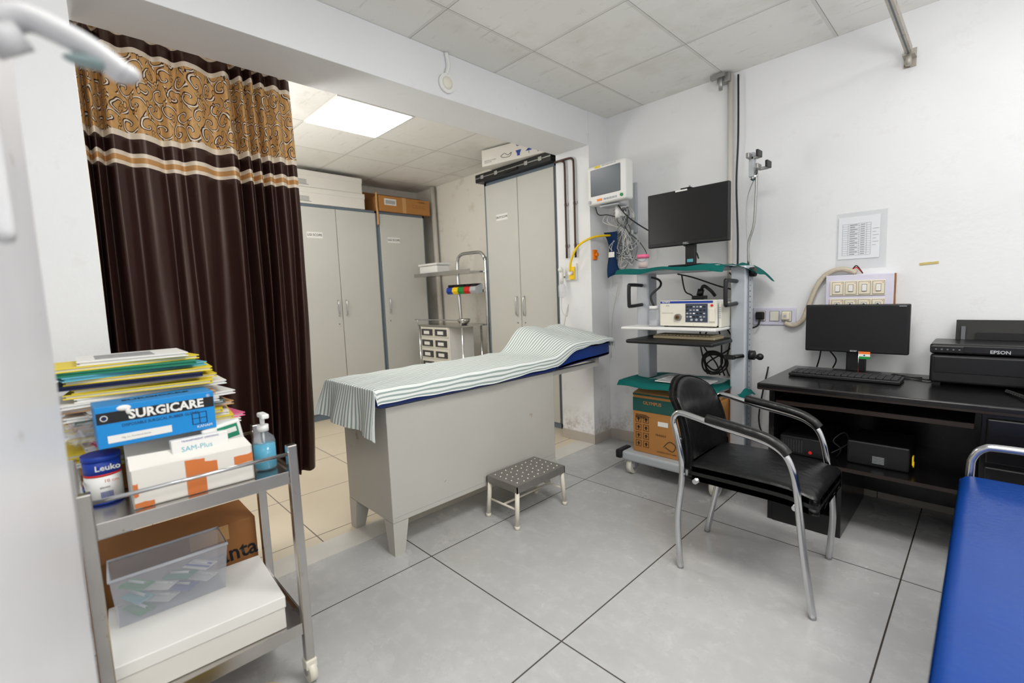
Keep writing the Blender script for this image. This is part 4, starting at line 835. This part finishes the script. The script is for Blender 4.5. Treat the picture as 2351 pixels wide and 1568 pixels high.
for k in range(3): b.box(gx,gx+.0008,.25,.288,z0+.02+k*.017,z0+.0215+k*.017,NAVY)
b.text('SURGICARE',.03,(-1.69,.18,z0+.1128),RY,(-1,0,0),INK,bold=.001)
b.cyl((gx,.057,z0+.081),(gx+.001,.057,z0+.081),.008,PAPER); b.cyl((gx,.057,z0+.081),(gx+.0015,.057,z0+.081),.006,NAVY)
t.part('body',b); b=B(); b.sph((gx-.004,.10,z0+.102),.018,PAPER,(.5,1,.5)); b.sph((gx-.0,.108,z0+.094),.008,PAPER,(.6,.7,1.4)); t.part('opening_glove',b) 
b=B(); b.box(-1.615,-1.575,.19,.33,zs+.03,zs+.155,PAPER,bv=.003); b.text('SAM-Plus',.020,(-1.5745,.25,zs+.125),RY,RZ,LBLUE); b.text('TRANSPARENT DRESSING',.008,(-1.5745,.26,zs+.148),RY,RZ,BINK); b.text('4 x 100 ml',.010,(-1.5745,.25,zs+.112),RY,RZ,GINK)
single('dressing_packet','white and blue paper packet standing in the open carton','packet',(-1.6,.26,zs+.03),b,ry=-.12)
b=B(); b.box(-1.655,-1.63,.29,.395,zs+.06,zs+.17,PAPER,bv=.006); b.box(-1.63,-1.629,.33,.385,zs+.12,zs+.16,GREENC); b.box(-1.6295,-1.6285,.345,.38,zs+.135,zs+.15,PAPER); single('dressing_packet','white packet with green print in open carton','packet',(-1.64,.33,zs+.03),b,rx=.15)
t=T('sanitiser_bottle','clear pump bottle with aqua hand gel','pump bottle',(-1.62,.435,zs))
t.part('gel',B().lathe([(.026,.003),(.0315,.008),(.0315,.082)],-1.62,.435,AQUA,28,zs)); t.part('bottle',B().lathe([(.027,0),(.033,.005),(.033,.09),(.029,.105),(.015,.118),(.014,.125)],-1.62,.435,CLEAR,28,zs))
t.part('pump',B().cyl((-1.62,.435,zs+.125),(-1.62,.435,zs+.145),.017,WHITEP).cyl((-1.62,.435,zs+.145),(-1.62,.435,zs+.17),.007,WHITEP).box(-1.635,-1.58,.424,.446,zs+.17,zs+.185,WHITEP,bv=.004).cyl((-1.62,.435,zs+.085),(-1.62,.435,zs+.125),.003,WHITEP))
zl=.204
t=T('box','plain white cardboard box on the lower shelf','box',(-1.70,.23,zl),-.05)
t.part('body',B().box(-1.87,-1.54,.015,.435,zl,zl+.105,CARD,bv=.003)); t.part('lid',B().box(-1.872,-1.537,.012,.438,zl+.07,zl+.108,PAPER,bv=.003))
zc=zl+.1095
t=T('plastic_container','clear rectangular plastic container holding syringes','container',(-1.79,.18,zc),-.03)
TUB=mat('tub_clear_plastic',(206,210,220),.12,alpha=.26,var=.02)
RIM=mat('tub_rim_plastic',(216,220,228),.2,alpha=.75)
h=.15; b=B()
def wallp(a,b2,c,d): b.hexa([(a[0],a[1],zc),(b2[0],b2[1],zc),(b2[0]+d[0]*.002,b2[1]+d[1]*.002,zc),(a[0]+d[0]*.002,a[1]+d[1]*.002,zc),(c[0][0],c[0][1],zc+h),(c[1][0],c[1][1],zc+h),(c[1][0]+d[0]*.002,c[1][1]+d[1]*.002,zc+h),(c[0][0]+d[0]*.002,c[0][1]+d[1]*.002,zc+h)],TUB)
wallp((-1.73,.04),(-1.73,.31),((-1.72,.03),(-1.72,.325)),(-1,0)); wallp((-1.86,.04),(-1.86,.31),((-1.87,.03),(-1.87,.325)),(1,0))
wallp((-1.86,.04),(-1.73,.04),((-1.87,.03),(-1.72,.03)),(0,1)); wallp((-1.86,.31),(-1.73,.31),((-1.87,.325),(-1.72,.325)),(0,-1))
b.box(-1.858,-1.732,.042,.308,zc,zc+.002,TUB); t.part('container_body',b)
t.part('rim',B().tube([(-1.72,.03,zc+h),(-1.72,.325,zc+h),(-1.87,.325,zc+h),(-1.87,.03,zc+h),(-1.72,.03,zc+h)],.005,RIM,6,1))
random.seed(21)
pk=((GREENP,'green paper sterile wrapper in the container'),(PAPER,'white syringe packet in the container'),(BLUEP,'blue capped packet in the container'),(PAPER,'white syringe packet in the container'),(LBLUE,'pale blue packet in the container'),(PAPER,'white syringe packet in the container'),(GREENC,'green striped packet in the container'),(BLUEP,'blue capped packet in the container'),(GREENP,'green paper sterile wrapper in the container'))
for k,(m,lab) in enumerate(pk):
    y=.09+(k%4)*.055; zz=zc+.006+.0095*k; b=B(); b.box(-1.84,-1.75,y-.024,y+.024,zz,zz+.003,PAPER if k%2 else m,bv=.001); b.box(-1.84,-1.75,y-.014,y-.004,zz+.003,zz+.0036,m); b.cyl((-1.83,y+.006,zz+.006),(-1.77,y+.006,zz+.006),.004,WHITEP); b.cyl((-1.77,y+.006,zz+.006),(-1.755,y+.006,zz+.006),.0025,m)
    single('syringe_packet',lab,'packet',(-1.795,y,zz),b,random.uniform(.3,.9),'packets in the plastic container')
b=B(); b.box(-2.14,-1.92,-.02,.46,0,.44,KRAFTD,bv=.003); b.text('Granta',.085,(-1.9195,.35,.325),RY,(0,-.08,1),INK,bold=.0015,sx=.9); b.box(-1.9205,-1.919,.25,.37,.385,.44,KRAFTL)
single('carton','brown cardboard carton with dark lettering behind the trolley','box',(-2.03,.22,0),b)
b=B(); b.lathe([(.08,0),(.104,.255),(.112,.265),(.102,.265),(.078,.01)],-1.175,.222,YELP,32,0); single('waste_bin','yellow plastic waste bin on the floor','bin',(-1.175,.22,0),b)
# ------------------------------------------------------------ door with handle
b=B(); A0=Vector((-.95,-.012,0)); A1=Vector((-.12,-.12,0))
p=[A0,A1,A1-Vector((0,.04,0)),A0-Vector((0,.04,0))]
DOORM=mat('white_door_paint',(214,214,217),.35,var=.07,worn=(160,150,140),wl=.64)
HND=mat('handle_enamel',(206,206,208),.3,var=.05)
b.hexa([tuple(v) for v in p]+[(v.x,v.y,2.05) for v in p],DOORM); struct('door_1',b)
t=T('door_handle','white lever door handle with long backplate','door handle',(-.66,-.035,1.3))
b=B(); b.box(-.70,-.655,-.042,-.022,1.31,1.545,HND,bv=.009,seg=3); t.part('backplate',b)
b=B(); b.cyl((-.68,-.025,1.50),(-.675,.0,1.515),.017,HND); b.tube([(-.675,-.012,1.520),(-.67,.005,1.527),(-.668,.025,1.522),(-.668,.05,1.512),(-.672,.075,1.497)],.018,HND,12,6,.62); b.sph((-.672,.075,1.497),.0165,HND,(1,1,.62)); t.part('lever',b)
b=B(); b.sph((-.668,.050,1.4985),.012,mat('teal_grey_insert',(140,160,160),.3),(1,1.9,.45)); t.part('lever_insert',b)
